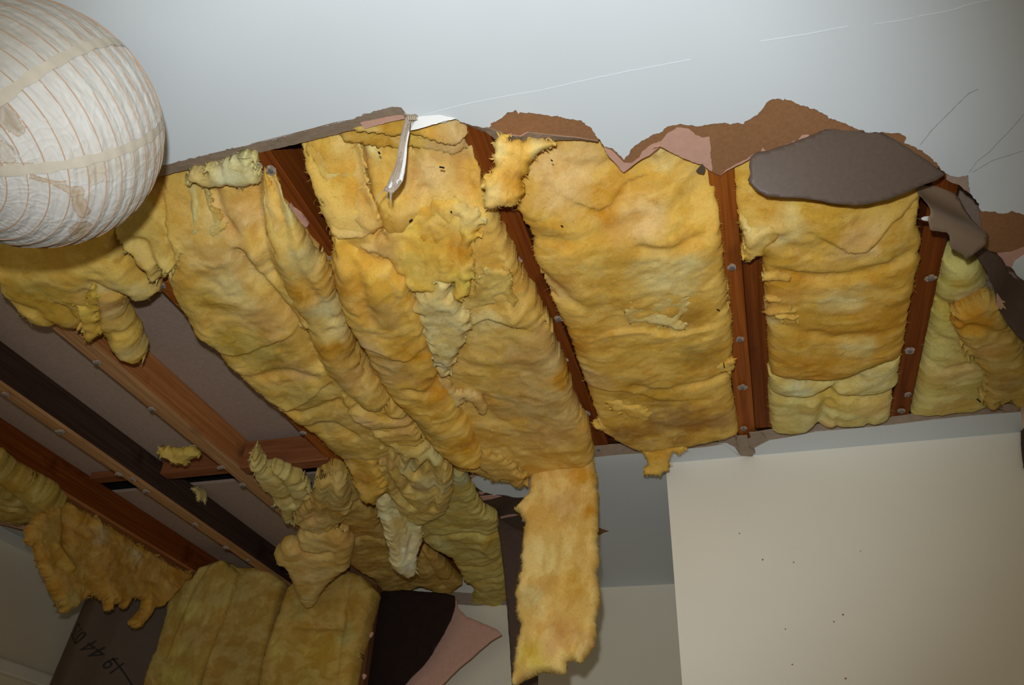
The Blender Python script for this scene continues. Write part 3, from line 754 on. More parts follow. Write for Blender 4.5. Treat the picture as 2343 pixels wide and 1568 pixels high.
# ---- bay right of the doubled joist
p = flat(.020)
OUT = ("H:60,350 112,300 800,400 1330,400 1520,520 1500,690 1485,720 1465,830 1440,930 1420,985 1452,1090 1440,1160|K:1430,10 1405,100 1372,280 1342,480 1330,560 1310,650 1160,700 1000,762 830,815 700,820 540,812 430,795 372,775 366,640 368,480 345,340 350,200 322,100 345,60"
       "|H:345,1440 322,1390 340,1310 330,1245 310,1182 270,1180 218,1200 190,1120 160,960 148,880 128,700")
t = batt('wool_batt', 'amber wool batt below the big drooping paper flap, right of the doubled joist', p, OUT)
wool(t, 'batt_body', p, OUT, tuck='both', T=.034, r=.06, thick=.08, base=(.74, .45, .07), lump=.008, wrk=.009, ang=.12, rag=.004,
     blobs=[(1960, 525, .06, PEACH), (1850, 830, .10, ORNG), (1990, 700, .10, ORNG), (1780, 510, .05, PALE), (1925, 660, .05, PALE), (1960, 770, .05, PALE), (2060, 800, .05, ORNG), (1760, 715, .04, PALE), (1800, 640, .05, ORNG)],
     feats=[('s', "H:1320,900 1180,970 1040,1080 900,1090 850,1060", .05, .014), ('v', "H:430,1270 700,1290 1000,1260 1330,1160", .016, .010),
            ('v', "H:330,980 500,1080 640,1100", .02, .007), ('v', "K:350,390 500,400 800,470 1100,440", .015, .006), ('r', "H:200,1090 260,1020 330,960 420,950", .016, .012)])
wool(t, 'torn_corner', flat(.03), "H:160,880 250,950 420,940 480,1010 430,1050 370,1100 330,1150 300,1180 268,1188 232,1210 212,1190 190,1090 165,970", T=.022, r=.03, thick=.03, base=GOLD, rag=.005, blobs=[(1730, 520, .04, PALE)],
     feats=[('r', "H:190,1090 260,1020 400,960", .014, .010)])
for s_ in ("K:345,255 420,240 490,262 420,280 350,275", "K:345,350 400,330 540,310 580,330 450,345 360,365", "K:410,365 480,335 560,375 520,390 440,380", "K:840,640 880,610 935,595 920,625 870,645", "K:320,95 420,70 520,90 510,130 420,120 340,125"):
    wool(t, 'torn_flake', flat(.042), s_, T=.012, r=.02, thick=.012, base=(.80, .52, .12), rag=.003, fuzz=.5, g=.004)
p = flat(.012)
OUT = "K:366,790 700,815 900,810 1010,760 1160,700 1312,645 1290,760 1292,830 1245,915 1232,1100 1080,1155 900,1172 780,1166 700,1170 630,1200 500,1205 385,1195 372,1000"
t = batt('wool_batt', 'pale lemon wool with puckered folds tucked under the amber batt', p, OUT)
wool(t, 'batt_body', p, OUT, tuck='both', T=.03, r=.06, thick=.08, base=(.74, .62, .22), lump=.012, wrk=.008, rag=.004, g=.0046,
     blobs=[(1840, 945, .06, (.70, .64, .28)), (1905, 900, .05, (.78, .60, .14)), (2000, 920, .05, PALE), (1820, 870, .05, (.72, .66, .34)), (1895, 960, .03, PEACH), (1990, 850, .05, (.74, .62, .26))],
     feats=[('v', "K:770,905 650,930 500,935 370,930", .016, .02), ('v', "K:770,905 820,860 900,830 1000,800", .014, .016), ('v', "K:770,905 900,935 1100,925 1245,905", .016, .020),
            ('v', "K:770,905 760,1000 740,1080 700,1160", .018, .024), ('v', "K:820,960 850,1060 840,1160", .010, .008), ('v', "K:1060,1060 1070,1150", .010, .010)])
# ---- bay right of the farthest joist
p = flat(-.012)
OUT = "K:1612,-30 1750,-60 1880,-40 1960,240 2100,470 2195,650 2300,900 2195,992 2100,962 2000,992 1900,1005 1830,1042 1560,1082 1385,1092 1440,800 1490,550 1545,300"
t = batt('wool_batt', 'lemon yellow wool showing between the farthest right joist and the long dark paper curl', p, OUT)
wool(t, 'batt_body', p, OUT, tuck='both', T=.035, r=.05, thick=.07, base=(.72, .63, .20), lump=.012, wrk=.007, rag=.003, g=.005,
     blobs=[(2190, 640, .05, (.76, .70, .16)), (2160, 700, .05, (.72, .66, .18)), (2180, 830, .08, PALE), (2150, 900, .08, (.74, .58, .20)), (2215, 650, .05, (.70, .64, .36))],
     feats=[('v', "K:1540,255 1640,265 1740,290 1800,260", .014, .016), ('v', "K:1490,455 1640,500 1720,560", .014, .008), ('v', "K:1470,660 1600,690 1750,650", .014, .008)])
wool(t, 'folded_layer', flat(.035), "K:1690,360 1800,280 1950,212 2040,340 2120,470 2195,640 2260,800 2250,960 2195,985 2140,1000 2060,945 1990,960 2005,1000 1900,1010 1935,870 1905,740 1850,690 1790,620 1745,540 1700,450",
     T=.03, r=.04, thick=.03, base=(.60, .41, .10), lump=.012, rag=.006, blobs=[(2230, 720, .06, ORNG), (2290, 860, .07, DULL), (2250, 780, .05, TAN)],
     feats=[('v', "K:1790,405 1950,455 2100,460", .014, .016), ('v', "K:1740,560 1840,640 1880,700", .016, .014)])
tube('wool_strand', flat(.02).at(tr("K:1860,985 1920,1030 1990,1050 2060,1068")), .0022, M_WOOL, t, taper=True)

# ---- bay between the slanting joist and the chunk joist: big slumped batt
p = flat(.024)
OUT = ("D:240,260 300,210 480,170 700,120 960,80 1100,100 1270,70 1345,310 1375,420 1460,640 1545,800 1600,920 1650,1050 1700,1150 1760,1250 1830,1380 1890,1500"
       "|E:1790,300 1850,400 1895,520 1935,610 1962,700 1990,800 2030,900 2075,960 2091,1020|F:1700,60 1712,150 1722,190 1700,235 1500,255 1340,300 1300,330 1290,368 1250,350 1180,318 1130,320 1060,290 960,262 880,240"
       "|E:1280,1190 1180,1125 1100,1040 1050,960 1000,890 930,820 870,760 830,680 780,600 750,510 680,420 640,350 610,250 570,120|D:560,1150 550,1060 562,960 545,850 500,760 440,640 380,520 325,400")
t = batt('wool_batt', 'big slumped golden batt with torn layers, its end trailing into the long hanging strip', p, OUT)
wool(t, 'batt_body', p, OUT, T=.038, r=.06, thick=.07, base=(.84, .54, .12), lump=.012, wrk=.009, ang=1.05, rag=.005,
     blobs=[(1230, 900, .16, (.70, .475, .165)), (1250, 800, .12, (.70, .475, .175)), (1100, 700, .06, PALE), (940, 520, .07, ORNG), (760, 400, .07, GOLD), (980, 420, .07, PEACH), (1040, 330, .06, (.66, .46, .20)), (860, 320, .09, (.58, .36, .06)), (820, 360, .05, PALE), (1010, 470, .05, GOLD), (1290, 850, .05, ORNG), (1250, 970, .09, TAN)],
     feats=[('v', "D:640,360 700,480 740,600 800,720 870,850", .014, .030), ('v', "D:545,860 640,920 690,1050 740,1200", .016, .020),
            ('S', "D:480,315 620,335 830,350 1000,352 1190,372 1280,392 1350,345", .05, .028), ('v', "D:1000,360 1020,500 960,600", .012, .012), ('v', "D:1110,620 1080,720 1030,800 960,850", .016, .015),
            ('v', "D:1300,400 1340,540 1400,700", .014, .014), ('r', "D:1500,880 1600,1040 1640,1290", .016, .010), ('v', "D:1420,760 1560,1000 1680,1250", .012, .012),
            ('v', "E:1420,740 1500,880", .02, .008), ('S', "E:1290,230 1380,290 1480,240 1640,290", .04, .012), ('r', "E:1400,490 1600,520 1800,500", .02, .006)])
wool(t, 'recessed_top_roll', flat(-.012), "D:450,200 600,150 960,80 1020,100 1130,90 1280,70 1345,310 1352,345 1282,392 1190,372 1000,352 830,352 620,335", T=.034, r=.03, thick=.04, base=(.60, .38, .07), rag=.004,  # darker base: shade of the recess put into the wool colour
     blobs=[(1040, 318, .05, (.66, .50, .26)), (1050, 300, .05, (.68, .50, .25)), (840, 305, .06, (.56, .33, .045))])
wool(t, 'folded_roll', flat(.045), "D:235,240 400,220 560,250 640,352 690,480 740,620 800,720 850,800 872,850 800,862 640,872 545,850 500,760 440,640 380,520 325,400", T=.034, r=.05, thick=.03, base=(.84, .54, .12), rag=.005, ang=1.0,
     blobs=[(720, 380, .05, GOLD), (770, 420, .06, PALE), (800, 480, .06, TAN), (740, 360, .03, ORNG), (700, 440, .05, (.76, .48, .09))],
     feats=[('v', "D:560,340 640,500 730,700 860,845", .014, .012), ('v', "D:520,780 680,810 850,850", .012, .010)])
wool(t, 'torn_layer', tilt((900, 480, .03), (1080, 470, .034), (1020, 650, .078)), "D:880,870 960,800 1060,720 1190,640 1300,640 1440,735 1465,770 1410,840 1385,950 1395,1050 1385,1130 1360,1215 1300,1255 1275,1170 1190,1140 1165,1205 1120,1215 1060,1200 1040,1235 990,1140 910,1035 800,980 700,920",
     T=.022, r=.03, thick=.022, base=(.86, .56, .10), rag=.008, ang=1.4, blobs=[(1080, 560, .05, ORNG), (1000, 480, .06, GOLD), (1070, 640, .04, (.74, .58, .10)), (960, 600, .07, (.78, .54, .11)), (1090, 490, .04, PALE), (870, 550, .07, (.72, .48, .17))],
     feats=[('v', "D:1300,760 1300,950 1290,1150", .010, .010), ('v', "D:1200,800 1180,980 1180,1120", .010, .006)])
wool(t, 'torn_layer', flat(.060), "E:1280,235 1340,185 1400,160 1470,40 1600,60 1640,180 1640,300 1590,285 1500,238 1460,280 1420,285 1340,270", T=.010, r=.02, thick=.015, base=(.72, .52, .14), rag=.006)
wool(t, 'pale_torn_shred', flat(.075), "E:1040,190 1100,150 1180,100 1230,110 1275,180 1340,260 1365,330 1362,410 1310,490 1270,580 1232,660 1197,672 1175,580 1140,450 1110,380 1060,260", T=.024, r=.03, thick=.02, base=(.78, .64, .28), rag=.009, ang=1.2,
     blobs=[(1000, 780, .04, (.80, .68, .30)), (1010, 820, .03, FLUF)], fringe=2.5)
wool(t, 'hanging_roll', flat(.066), "D:560,880 640,940 740,1010 850,1040 910,1038 1000,1120 1050,1250|E:1080,260 1110,400 1170,560 1182,690 1270,760 1310,850 1370,960 1410,1060 1445,1130 1440,1200 1340,1195 1260,1175 1195,1120 1135,1060 1090,990 1040,920 980,855 920,795 870,735 825,650 775,570 745,490 690,410 640,330 605,240 572,120",
     T=.046, r=.07, thick=.04, base=(.84, .52, .09), lump=.012, wrk=.012, ang=-.35, rag=.005,
     blobs=[(780, 640, .05, ORNG), (800, 730, .05, GOLD), (840, 760, .05, PEACH), (1000, 870, .07, ORNG), (900, 820, .07, TAN), (1075, 1000, .06, ORNG), (960, 960, .08, (.70, .50, .14)), (880, 690, .06, (.68, .46, .14)), (960, 780, .05, ORNG)],
     feats=[('v', "D:640,950 720,1100 790,1300", .016, .016), ('r', "E:960,60 1060,280 1130,480 1170,640", .012, .010), ('v', "E:1180,680 1120,720 1010,690", .014, .010), ('S', "E:700,440 830,440 980,500 1060,480", .04, .008)])
wool(t, 'torn_layer', flat(.066), "E:1180,690 1250,700 1290,770 1360,770 1430,790 1460,830 1490,860 1440,890 1400,830 1340,800 1310,830 1290,900 1240,810", T=.014, r=.02, thick=.015, base=(.72, .50, .18), rag=.006)
wool(t, 'frayed_end', flat(.062), "F:1010,200 1040,150 1100,170 1180,200 1260,250 1310,310 1300,350 1290,370 1240,345 1180,318 1150,328 1120,330 1115,300 1060,285", T=.018, r=.03, thick=.03, base=(.70, .46, .11), rag=.010, fringe=3, ang=.5)
for s_ in ("N:380,200 440,230 530,260 500,310 450,335 430,300", "N:600,280 650,280 645,320 600,372 582,340", "F:1000,170 1040,160 1060,220 1040,250 1015,240"):
    wool(t, 'frayed_shred', flat(.03), s_, T=.010, r=.02, thick=.015, base=(.66, .48, .12), rag=.003, g=.004)
# ---- the long strip hanging down from it
p = upright(1.845)
OUT = "F:1345,270 1440,215 1600,180 1708,195 1722,250 1735,300 1738,450 1745,560 1738,700 1745,800 1732,900 1757,1000 1742,1100 1728,1170 1735,1250 1715,1330 1680,1390 1640,1430 1600,1418 1545,1425 1550,1490 1500,1500 1420,1478 1380,1495 1320,1525 1240,1562 1228,1555 1245,1440 1265,1330 1285,1240 1292,1205 1268,1180 1262,1090 1255,1010 1275,960 1290,850 1300,740 1310,600 1285,545 1252,515 1290,470 1330,430"
t = batt('wool_strip', 'long wool strip hanging straight down in front of the grey recess beside the cream wall', p, OUT, 'loose hanging wool pieces')
wool(t, 'strip', p, OUT, T=.022, r=.022, thick=.04, base=(.84, .59, .19), lump=.008, wrk=.004, ang=1.5, rag=.0045, fringe=3, lum=1.05,
     blobs=[(1330, 1100, .05, ORNG), (1300, 1160, .06, TAN), (1310, 1330, .07, (.76, .48, .10)), (1260, 1280, .07, (.84, .64, .24)), (1230, 1500, .05, (.74, .54, .08)), (1280, 1460, .06, (.76, .46, .16)), (1350, 1180, .03, ORNG), (1220, 1380, .05, (.74, .62, .28)), (1350, 1480, .04, TAN)],
     feats=[('v', "F:1345,280 1500,200 1700,200", .02, .012), ('v', "F:1560,1100 1590,900", .02, .006)])

# ---- bay left of the chunk joist: slumped batt with a rolled edge
p = flat(.018)
OUT = ("A:930,980 1000,930 1290,860 1430,830 1530,1010 1600,1110 1700,1260 1830,1430 1910,1568|D:480,1010 548,1110 590,1280|E:600,300 640,380 690,470 760,600 830,680 900,780 960,850 1030,950 1100,1040 1150,1090 1060,1090 900,1110 800,1140 720,1130 640,1145 540,1090 470,1010"
       "|B:2030,1400 1950,1312 1880,1232 1790,1182 1700,1102 1620,1042 1520,972 1420,872 1350,822 1290,702 1180,642 1110,522 1050,422 1000,292 1010,240 1060,190 1010,100 980,0")
t = batt('wool_batt', 'slumped batt with a rolled right edge, left of the joist with the pink chunk', p, OUT)
wool(t, 'batt_body', p, OUT, T=.05, r=.055, thick=.06, base=(.83, .56, .135), lump=.012, wrk=.008, ang=-.2, rag=.005,
     blobs=[(530, 560, .10, (.74, .52, .19)), (560, 480, .07, PEACH), (620, 700, .08, TAN), (560, 740, .08, (.62, .43, .07)), (620, 780, .08, (.60, .42, .075)), (690, 820, .05, PEACH), (700, 870, .08, (.62, .43, .09)), (520, 620, .06, PALE), (740, 930, .07, (.66, .46, .12)), (780, 1000, .07, (.62, .42, .10)), (470, 650, .06, (.66, .46, .09)), (760, 1040, .06, (.66, .52, .17))],
     feats=[('v', "A:1500,1090 1530,1220 1600,1400 1660,1568", .016, .025), ('v', "B:1450,130 1560,260 1700,420 1800,540 1860,660 1930,790", .014, .022), ('v', "A:1210,1085 1260,1180 1330,1290 1400,1345", .014, .016),
            ('S', "B:1260,700 1450,720 1600,660 1740,600 1800,580", .05, .010), ('v', "B:1290,850 1500,860 1750,830 1900,860", .016, .008), ('S', "B:1640,1110 1850,1000 1960,900", .04, .010), ('v', "E:230,790 400,820 600,740", .014, .012), ('v', "E:350,920 560,880 700,960", .014, .010)])
wool(t, 'folded_top', flat(.004), "A:1130,1055 1200,1030 1290,1005 1480,935 1535,1010 1560,1078 1490,1082 1440,1075 1400,1097 1330,1112 1262,1092 1210,1088 1160,1080", T=.022, r=.03, thick=.03, tuck=None, base=(.72, .64, .30), rag=.007, fringe=2.5, blobs=[(520, 390, .05, (.70, .64, .36))])
wool(t, 'rolled_edge', flat(.04), "A:1450,975 1485,945 1540,1010 1570,1075 1620,1150 1720,1280 1830,1440 1905,1560|D:490,1030 545,1140 590,1280 640,1390|E:660,420 700,560 740,650 830,700 880,770 905,792 850,862 750,832 680,790 620,732 570,682 500,612 488,560 430,440 370,360 330,270|D:450,1530 400,1400 360,1330 300,1230 250,1130 160,850 130,720 100,590",
     T=.045, r=.045, thick=.04, base=(.74, .50, .115), lump=.010, wrk=.010, ang=-.95, rag=.005,
     blobs=[(640, 480, .04, (.66, .56, .24)), (700, 580, .05, (.68, .58, .26)), (740, 680, .05, (.68, .58, .28)), (690, 640, .05, ORNG), (760, 780, .06, ORNG), (600, 470, .04, PALE), (800, 850, .06, TAN), (780, 730, .04, PALE)],
     feats=[('v', "D:130,600 260,850 420,1110 560,1330", .014, .012), ('v', "E:560,340 640,520 730,700", .012, .010)])
wool(t, 'lower_lip', flat(.05), "E:605,730 640,760 720,830 850,865 905,800 1000,890 1060,970 1100,1045 1060,1062 950,1065 860,1050 800,990 720,930 650,880 610,800", T=.032, r=.04, thick=.03, base=(.76, .51, .12), rag=.005, ang=.3,
     blobs=[(840, 950, .05, PEACH), (920, 960, .05, TAN)], feats=[('v', "E:700,830 850,880 1000,910", .012, .014), ('v', "E:790,960 900,960 1010,950", .012, .010)])
# folded scrap lying against the lantern side
p = flat(.03)
OUT = "A:880,1000 960,960 1035,1000 1130,1075 1200,1160 1260,1260 1300,1310 1330,1365 1290,1410 1270,1480 1240,1470 1180,1440 1100,1462 1085,1530 1040,1555 1000,1600 985,1550 960,1575 945,1640 935,1660 915,1615 860,1560 800,1500 740,1470 690,1390 740,1290 860,1160"
t = batt('wool_scrap', 'crumpled orange and pale wool scrap sticking out beside the paper lantern', p, OUT, 'loose hanging wool pieces')
wool(t, 'scrap', p, OUT, T=.045, r=.045, thick=.03, base=(.70, .52, .15), lump=.018, wrk=.010, ang=1.3, rag=.006, fringe=1.5,
     blobs=[(370, 500, .045, (.66, .40, .05)), (345, 470, .04, ORNG), (395, 540, .03, (.66, .40, .05)), (450, 500, .06, (.66, .58, .26)), (470, 450, .05, (.66, .60, .30)), (310, 540, .05, (.68, .52, .16)), (420, 430, .04, (.68, .60, .28))],
     feats=[('v', "A:1030,1060 1050,1200 1080,1330 1040,1500", .012, .030), ('v', "A:1130,1080 1180,1250 1240,1400", .010, .016), ('v', "A:1090,1120 1120,1280 1110,1440", .010, .014), ('S', "A:1080,1200 1100,1350 1060,1480 1000,1560", .03, .02), ('v', "A:760,1440 860,1440 960,1540", .010, .012)])

# ---- lower heap at the foot of that bay
p = flat(.036)
OUT = "F:640,690 690,690 760,740 860,790 920,870 960,960 1020,980 1010,1020 985,1080 960,1120 970,1150 1040,1182 1110,1190 1130,1130 1165,1110 1185,1060 1203,1040 1195,930 1170,800 1160,680 1140,570 1080,540 1030,490 1005,420 965,340 950,270 890,295 840,380 700,470"
t = batt('wool_batt', 'greenish yellow wool sagging down to a ragged tip beside the slanting brown strip', p, OUT)
wool(t, 'batt_body', p, OUT, T=.018, r=.04, thick=.05, base=(.68, .55, .16), lump=.014, wrk=.010, ang=-.15, rag=.006, fringe=1.6,
     blobs=[(960, 1130, .07, (.60, .47, .11)), (1060, 1190, .06, (.62, .50, .13)), (1060, 1360, .08, (.60, .48, .10)), (1000, 1240, .08, (.68, .60, .24)), (1125, 1230, .05, (.70, .50, .10)), (1050, 1090, .05, (.60, .62, .34)), (1100, 1400, .06, (.62, .52, .14))],
     feats=[('v', "F:690,690 800,660 950,640 1130,650", .016, .018), ('v', "F:780,760 900,830 1060,850 1180,800", .016, .014), ('r', "F:1080,640 1070,720 1110,760", .02, .012), ('v', "F:990,960 1080,920 1190,900", .018, .012)])
p = flat(.06)
OUT = "F:440,120 480,85 540,60 640,110 720,125 800,180 850,235 880,300 870,420 840,520 760,560 680,590 600,560 560,520 520,450 470,380 440,260"
t = batt('wool_scrap', 'crumpled knot of wool with deep folds at the foot of the rolled batt', p, OUT, 'loose hanging wool pieces')
wool(t, 'scrap', p, OUT, T=.032, r=.05, thick=.05, base=(.76, .56, .165), lump=.014, wrk=.012, ang=.9, rag=.006, g=.0045,
     blobs=[(940, 1050, .05, (.70, .60, .28)), (1000, 1090, .06, (.72, .62, .30)), (890, 1040, .05, TAN), (960, 1100, .03, (.62, .44, .20)), (900, 1100, .05, (.66, .47, .14)), (1010, 1030, .05, (.68, .62, .28))],
     feats=[('v', "F:500,120 470,200 500,300 560,400 640,470", .012, .024), ('v', "F:560,150 540,240 600,300 620,360", .010, .026), ('v', "F:650,170 620,240 660,280 720,200", .010, .024), ('v', "F:720,150 760,260 780,380 760,470", .012, .016), ('S', "F:830,240 820,330 780,420", .03, .016)])
p = tilt((800, 1020, .03), (860, 1010, .03), (835, 1140, .085))
OUT = "F:240,180 300,160 390,140 430,200 450,270 490,350 480,390 440,425 410,475 395,455 372,465 330,430 312,380 280,310 250,230"
t = batt('wool_scrap', 'orange wool block hanging in front of the narrow red joist', p, OUT, 'loose hanging wool pieces')
wool(t, 'scrap', p, OUT, T=.026, r=.035, thick=.03, base=(.74, .45, .07), lump=.010, rag=.005, blobs=[(835, 1080, .04, (.60, .34, .05)), (810, 1050, .03, TAN)])
p = tilt((870, 1120, .04), (960, 1180, .04), (930, 1310, .16))
OUT = "F:415,470 440,400 500,375 560,385 600,450 640,520 685,590 690,690 672,745 645,820 652,880 605,912 560,892 515,862 512,780 495,700 475,620 442,550"
t = batt('wool_tuft', 'whitish wool tongue hanging lowest from the knot, paler than all others', p, OUT, 'loose hanging wool pieces')
wool(t, 'tuft', p, OUT, T=.03, r=.035, thick=.03, base=(.84, .76, .42), lump=.014, wrk=.008, ang=1.2, rag=.005, blobs=[(900, 1140, .05, (.66, .56, .26)), (930, 1240, .07, FLUF), (935, 1290, .05, (.80, .77, .56)), (920, 1180, .04, (.68, .58, .24))],
     feats=[('v', "F:560,400 570,520 620,640 600,760", .012, .014), ('v', "F:500,480 540,600 560,720", .010, .010)])

# ---- bay left of the narrow red joist
p = flat(.010)
OUT = "F:60,300 150,240 250,290 310,380 330,465 420,540 480,660 490,760 560,900 640,880 700,760 780,800 860,880 930,960 885,1000 842,1040 770,1000 690,965 640,990 572,1022 540,1000 440,972 400,915 300,862 200,800 100,600"
t = batt('wool_batt', 'tan wool batt low in the bay just above the dark torn board', p, OUT)
wool(t, 'batt_body', p, OUT, T=.018, r=.04, thick=.05, base=(.62, .40, .10), lump=.014, wrk=.009, ang=-.3, rag=.005,
     blobs=[(800, 1120, .08, (.64, .46, .14)), (800, 1200, .06, (.52, .30, .05)), (850, 1250, .07, (.55, .36, .08)), (960, 1320, .06, (.52, .34, .07)), (740, 1130, .06, (.66, .48, .16))],
     feats=[('v', "F:160,560 240,480 330,460", .014, .016), ('v', "F:250,680 360,660 480,690", .014, .016), ('v', "F:690,760 820,960", .012, .01)])
p = flat(.02)
OUT = "C:1500,215 1535,130 1562,190 1600,262 1625,245 1690,265 1730,285 1800,310 1850,420 1800,470 1770,495 1740,570 1765,600 1710,570 1690,500 1620,400 1560,340"
t = batt('wool_scrap', 'pale wool scrap wedged beside the pale bottom edge, under the nogging', p, OUT, 'loose hanging wool pieces')
wool(t, 'scrap', p, OUT, T=.032, r=.035, thick=.03, base=(.68, .55, .20), lump=.014, rag=.006, fringe=2, blobs=[(610, 1090, .05, (.74, .60, .24)), (660, 1130, .05, (.62, .46, .14))], feats=[('v', "C:1620,260 1700,330 1760,450", .012, .014)])
p = flat(.02)
OUT = "C:1760,560 1790,480 1880,400 1912,292 1950,300 2000,280 2080,310 2100,420 2060,560 1960,620 1900,640 1860,600"
t = batt('wool_scrap', 'crumpled tan wool scrap above the folded hanging block', p, OUT, 'loose hanging wool pieces')
wool(t, 'scrap', p, OUT, T=.04, r=.045, thick=.03, base=(.68, .48, .15), lump=.018, wrk=.010, rag=.005, ang=1.1, blobs=[(750, 1110, .05, (.70, .55, .20)), (720, 1170, .05, PEACH), (780, 1160, .05, (.56, .34, .07))],
     feats=[('v', "C:1800,560 1880,520 1900,420", .012, .016), ('v', "C:1990,300 1960,450 1980,580", .012, .014)])
p = tilt((690, 1225, .05), (800, 1225, .05), (705, 1375, .16))
OUT = "C:1645,775 1695,708 1745,702 1792,712 1780,650 1830,620 1890,608 2000,625 2091,640|F:160,600 240,648 290,720 272,790 250,862 180,905 130,962 70,1032 60,1072 0,1082|C:1785,1020 1762,960 1740,900 1722,850 1700,830 1662,832"
t = batt('wool_scrap', 'folded wool block dangling above the upright wall batts', p, OUT, 'loose hanging wool pieces')
wool(t, 'scrap', p, OUT, T=.035, r=.035, thick=.045, base=(.74, .52, .17), lump=.012, wrk=.006, rag=.005, fringe=1.8, blobs=[(720, 1290, .07, (.78, .60, .26)), (780, 1230, .05, (.72, .46, .14)), (690, 1250, .04, TAN), (700, 1350, .04, (.74, .64, .26))],
     feats=[('v', "C:1790,720 1900,760 2000,740", .012, .012)])

# ---- bay left of that, top: behind the lantern
p = flat(.012)
OUT = "p:-60,520 120,500 268,530|B:740,175 820,265 900,340 962,418 930,435 850,452 790,430 755,405 762,445 740,480 745,525 795,640 832,700 872,800 868,832 790,812 700,772 640,700 592,620 588,690 560,712 525,715 520,690 490,640 470,615 420,600 370,580 350,602 280,592 180,552 100,492 30,400 0,320|p:-60,610"
t = batt('wool_batt', 'torn batt end with hanging shreds, in the lantern shadow', p, OUT)
wool(t, 'batt_body', p, OUT, T=.045, r=.05, thick=.06, base=(.78, .53, .11), lump=.014, wrk=.009, ang=.4, rag=.006, fringe=1.8,
     blobs=[(270, 700, .05, (.72, .50, .17)), (250, 660, .05, PEACH), (300, 780, .04, (.74, .58, .22)), (320, 640, .05, (.66, .54, .20)), (90, 640, .07, (.66, .46, .07)), (150, 690, .05, (.62, .42, .06)), (225, 630, .04, PALE)],
     feats=[('v', "B:560,370 590,480 600,640", .012, .02), ('v', "B:400,450 480,540 520,650", .010, .016), ('v', "B:640,700 700,620 790,640", .012, .010), ('v', "B:600,320 680,370 760,400", .014, .012), ('v', "B:100,430 250,470 380,580", .012, .010)])
wool(t, 'hanging_shred', flat(.05), "B:450,500 520,520 560,400 582,420 580,560 590,650 585,690 560,710 530,712 520,640 490,580", T=.018, r=.02, thick=.02, base=(.74, .52, .09), rag=.004, fringe=2)
# ---- far left
p = flat(.012)
OUT = "C:-60,190 0,205 100,290 250,372 340,422 385,482 320,520 205,562 185,545 135,592 80,562 0,522 -60,500"
t = batt('wool_batt', 'bunched wool at the left picture edge above the drooping curtain', p, OUT)
wool(t, 'batt_body', p, OUT, T=.05, r=.05, thick=.05, base=(.60, .46, .12), lump=.018, wrk=.012, ang=-.5, rag=.006, fringe=1.5, blobs=[(50, 1130, .06, (.66, .54, .20)), (100, 1140, .05, (.62, .46, .12)), (40, 1090, .05, (.56, .36, .06))],
     feats=[('v', "C:20,300 120,380 220,480", .012, .02), ('v', "C:0,420 140,440 300,520", .012, .016)])
p = along(-2.03)
OUT = "C:160,640 205,575 215,552 340,500 385,475 440,498 520,545 600,592 720,662 860,762 1000,852 1135,905 1120,935 1085,945 1020,1040 1000,1060 965,1098 930,1095 890,1142 865,1180 845,1210 810,1228 775,1200 790,1175 850,1112 862,1068 845,1048 800,1040 775,1065 740,1102 725,1075 660,1062 655,1110 635,1132 628,1060 570,1025 545,1010 480,1065 430,1110 382,1135 350,1085 300,985 245,860 205,740 160,700"
t = batt('wool_curtain', 'broad amber wool curtain drooping from the farthest left joist', p, OUT, 'loose hanging wool pieces')
wool(t, 'curtain', p, OUT, T=.024, r=.03, thick=.022, base=(.62, .36, .07), lump=.016, wrk=.008, ang=-.3, rag=.005, fringe=1.6, g=.0055,
     blobs=[(220, 1222, .05, (.66, .50, .24)), (290, 1275, .05, (.62, .46, .20)), (150, 1300, .06, (.62, .40, .08)), (150, 1380, .06, (.64, .50, .16)), (110, 1220, .06, (.62, .42, .10)), (330, 1330, .08, (.58, .33, .06)), (230, 1290, .06, (.56, .30, .05)), (390, 1330, .07, (.56, .32, .07))],
     feats=[('v', "C:370,520 390,600 380,680", .02, .03), ('r', "C:315,740 350,800 390,870", .012, .014), ('S', "C:440,960 560,900 700,850 760,800 860,770", .05, .012), ('S', "C:470,820 560,770 680,700", .05, .012), ('v', "C:230,860 300,850 370,840", .012, .008), ('v', "C:640,940 800,930 960,960", .014, .010), ('v', "C:380,560 440,640 520,620", .02, .018)])
# scraps stuck on the joists
p = tilt((371, 1030, .01), (450, 1030, .01), (410, 1068, .04))
OUT = "C:968,180 980,150 1040,160 1100,155 1150,145 1190,185 1140,205 1110,240 1085,230 1062,248 1020,215"
t = batt('wool_scrap', 'small amber wool scrap clinging beside the dark joist near the black slot', p, OUT, 'small wool scraps stuck on timber')
wool(t, 'scrap', p, OUT, T=.014, r=.02, thick=.014, base=(.58, .42, .09), rag=.004, g=.004, fringe=2)
p = along(-1.687)
OUT = "C:1150,392 1165,385 1185,400 1225,400 1235,440 1225,475 1200,455 1180,468 1175,430"
t = batt('wool_scrap', 'tiny pale fluff stuck on the face of the dark joist', p, OUT, 'small wool scraps stuck on timber')
wool(t, 'scrap', p, OUT, T=.010, r=.014, thick=.004, base=(.64, .56, .26), rag=.004, g=.004, fringe=3)

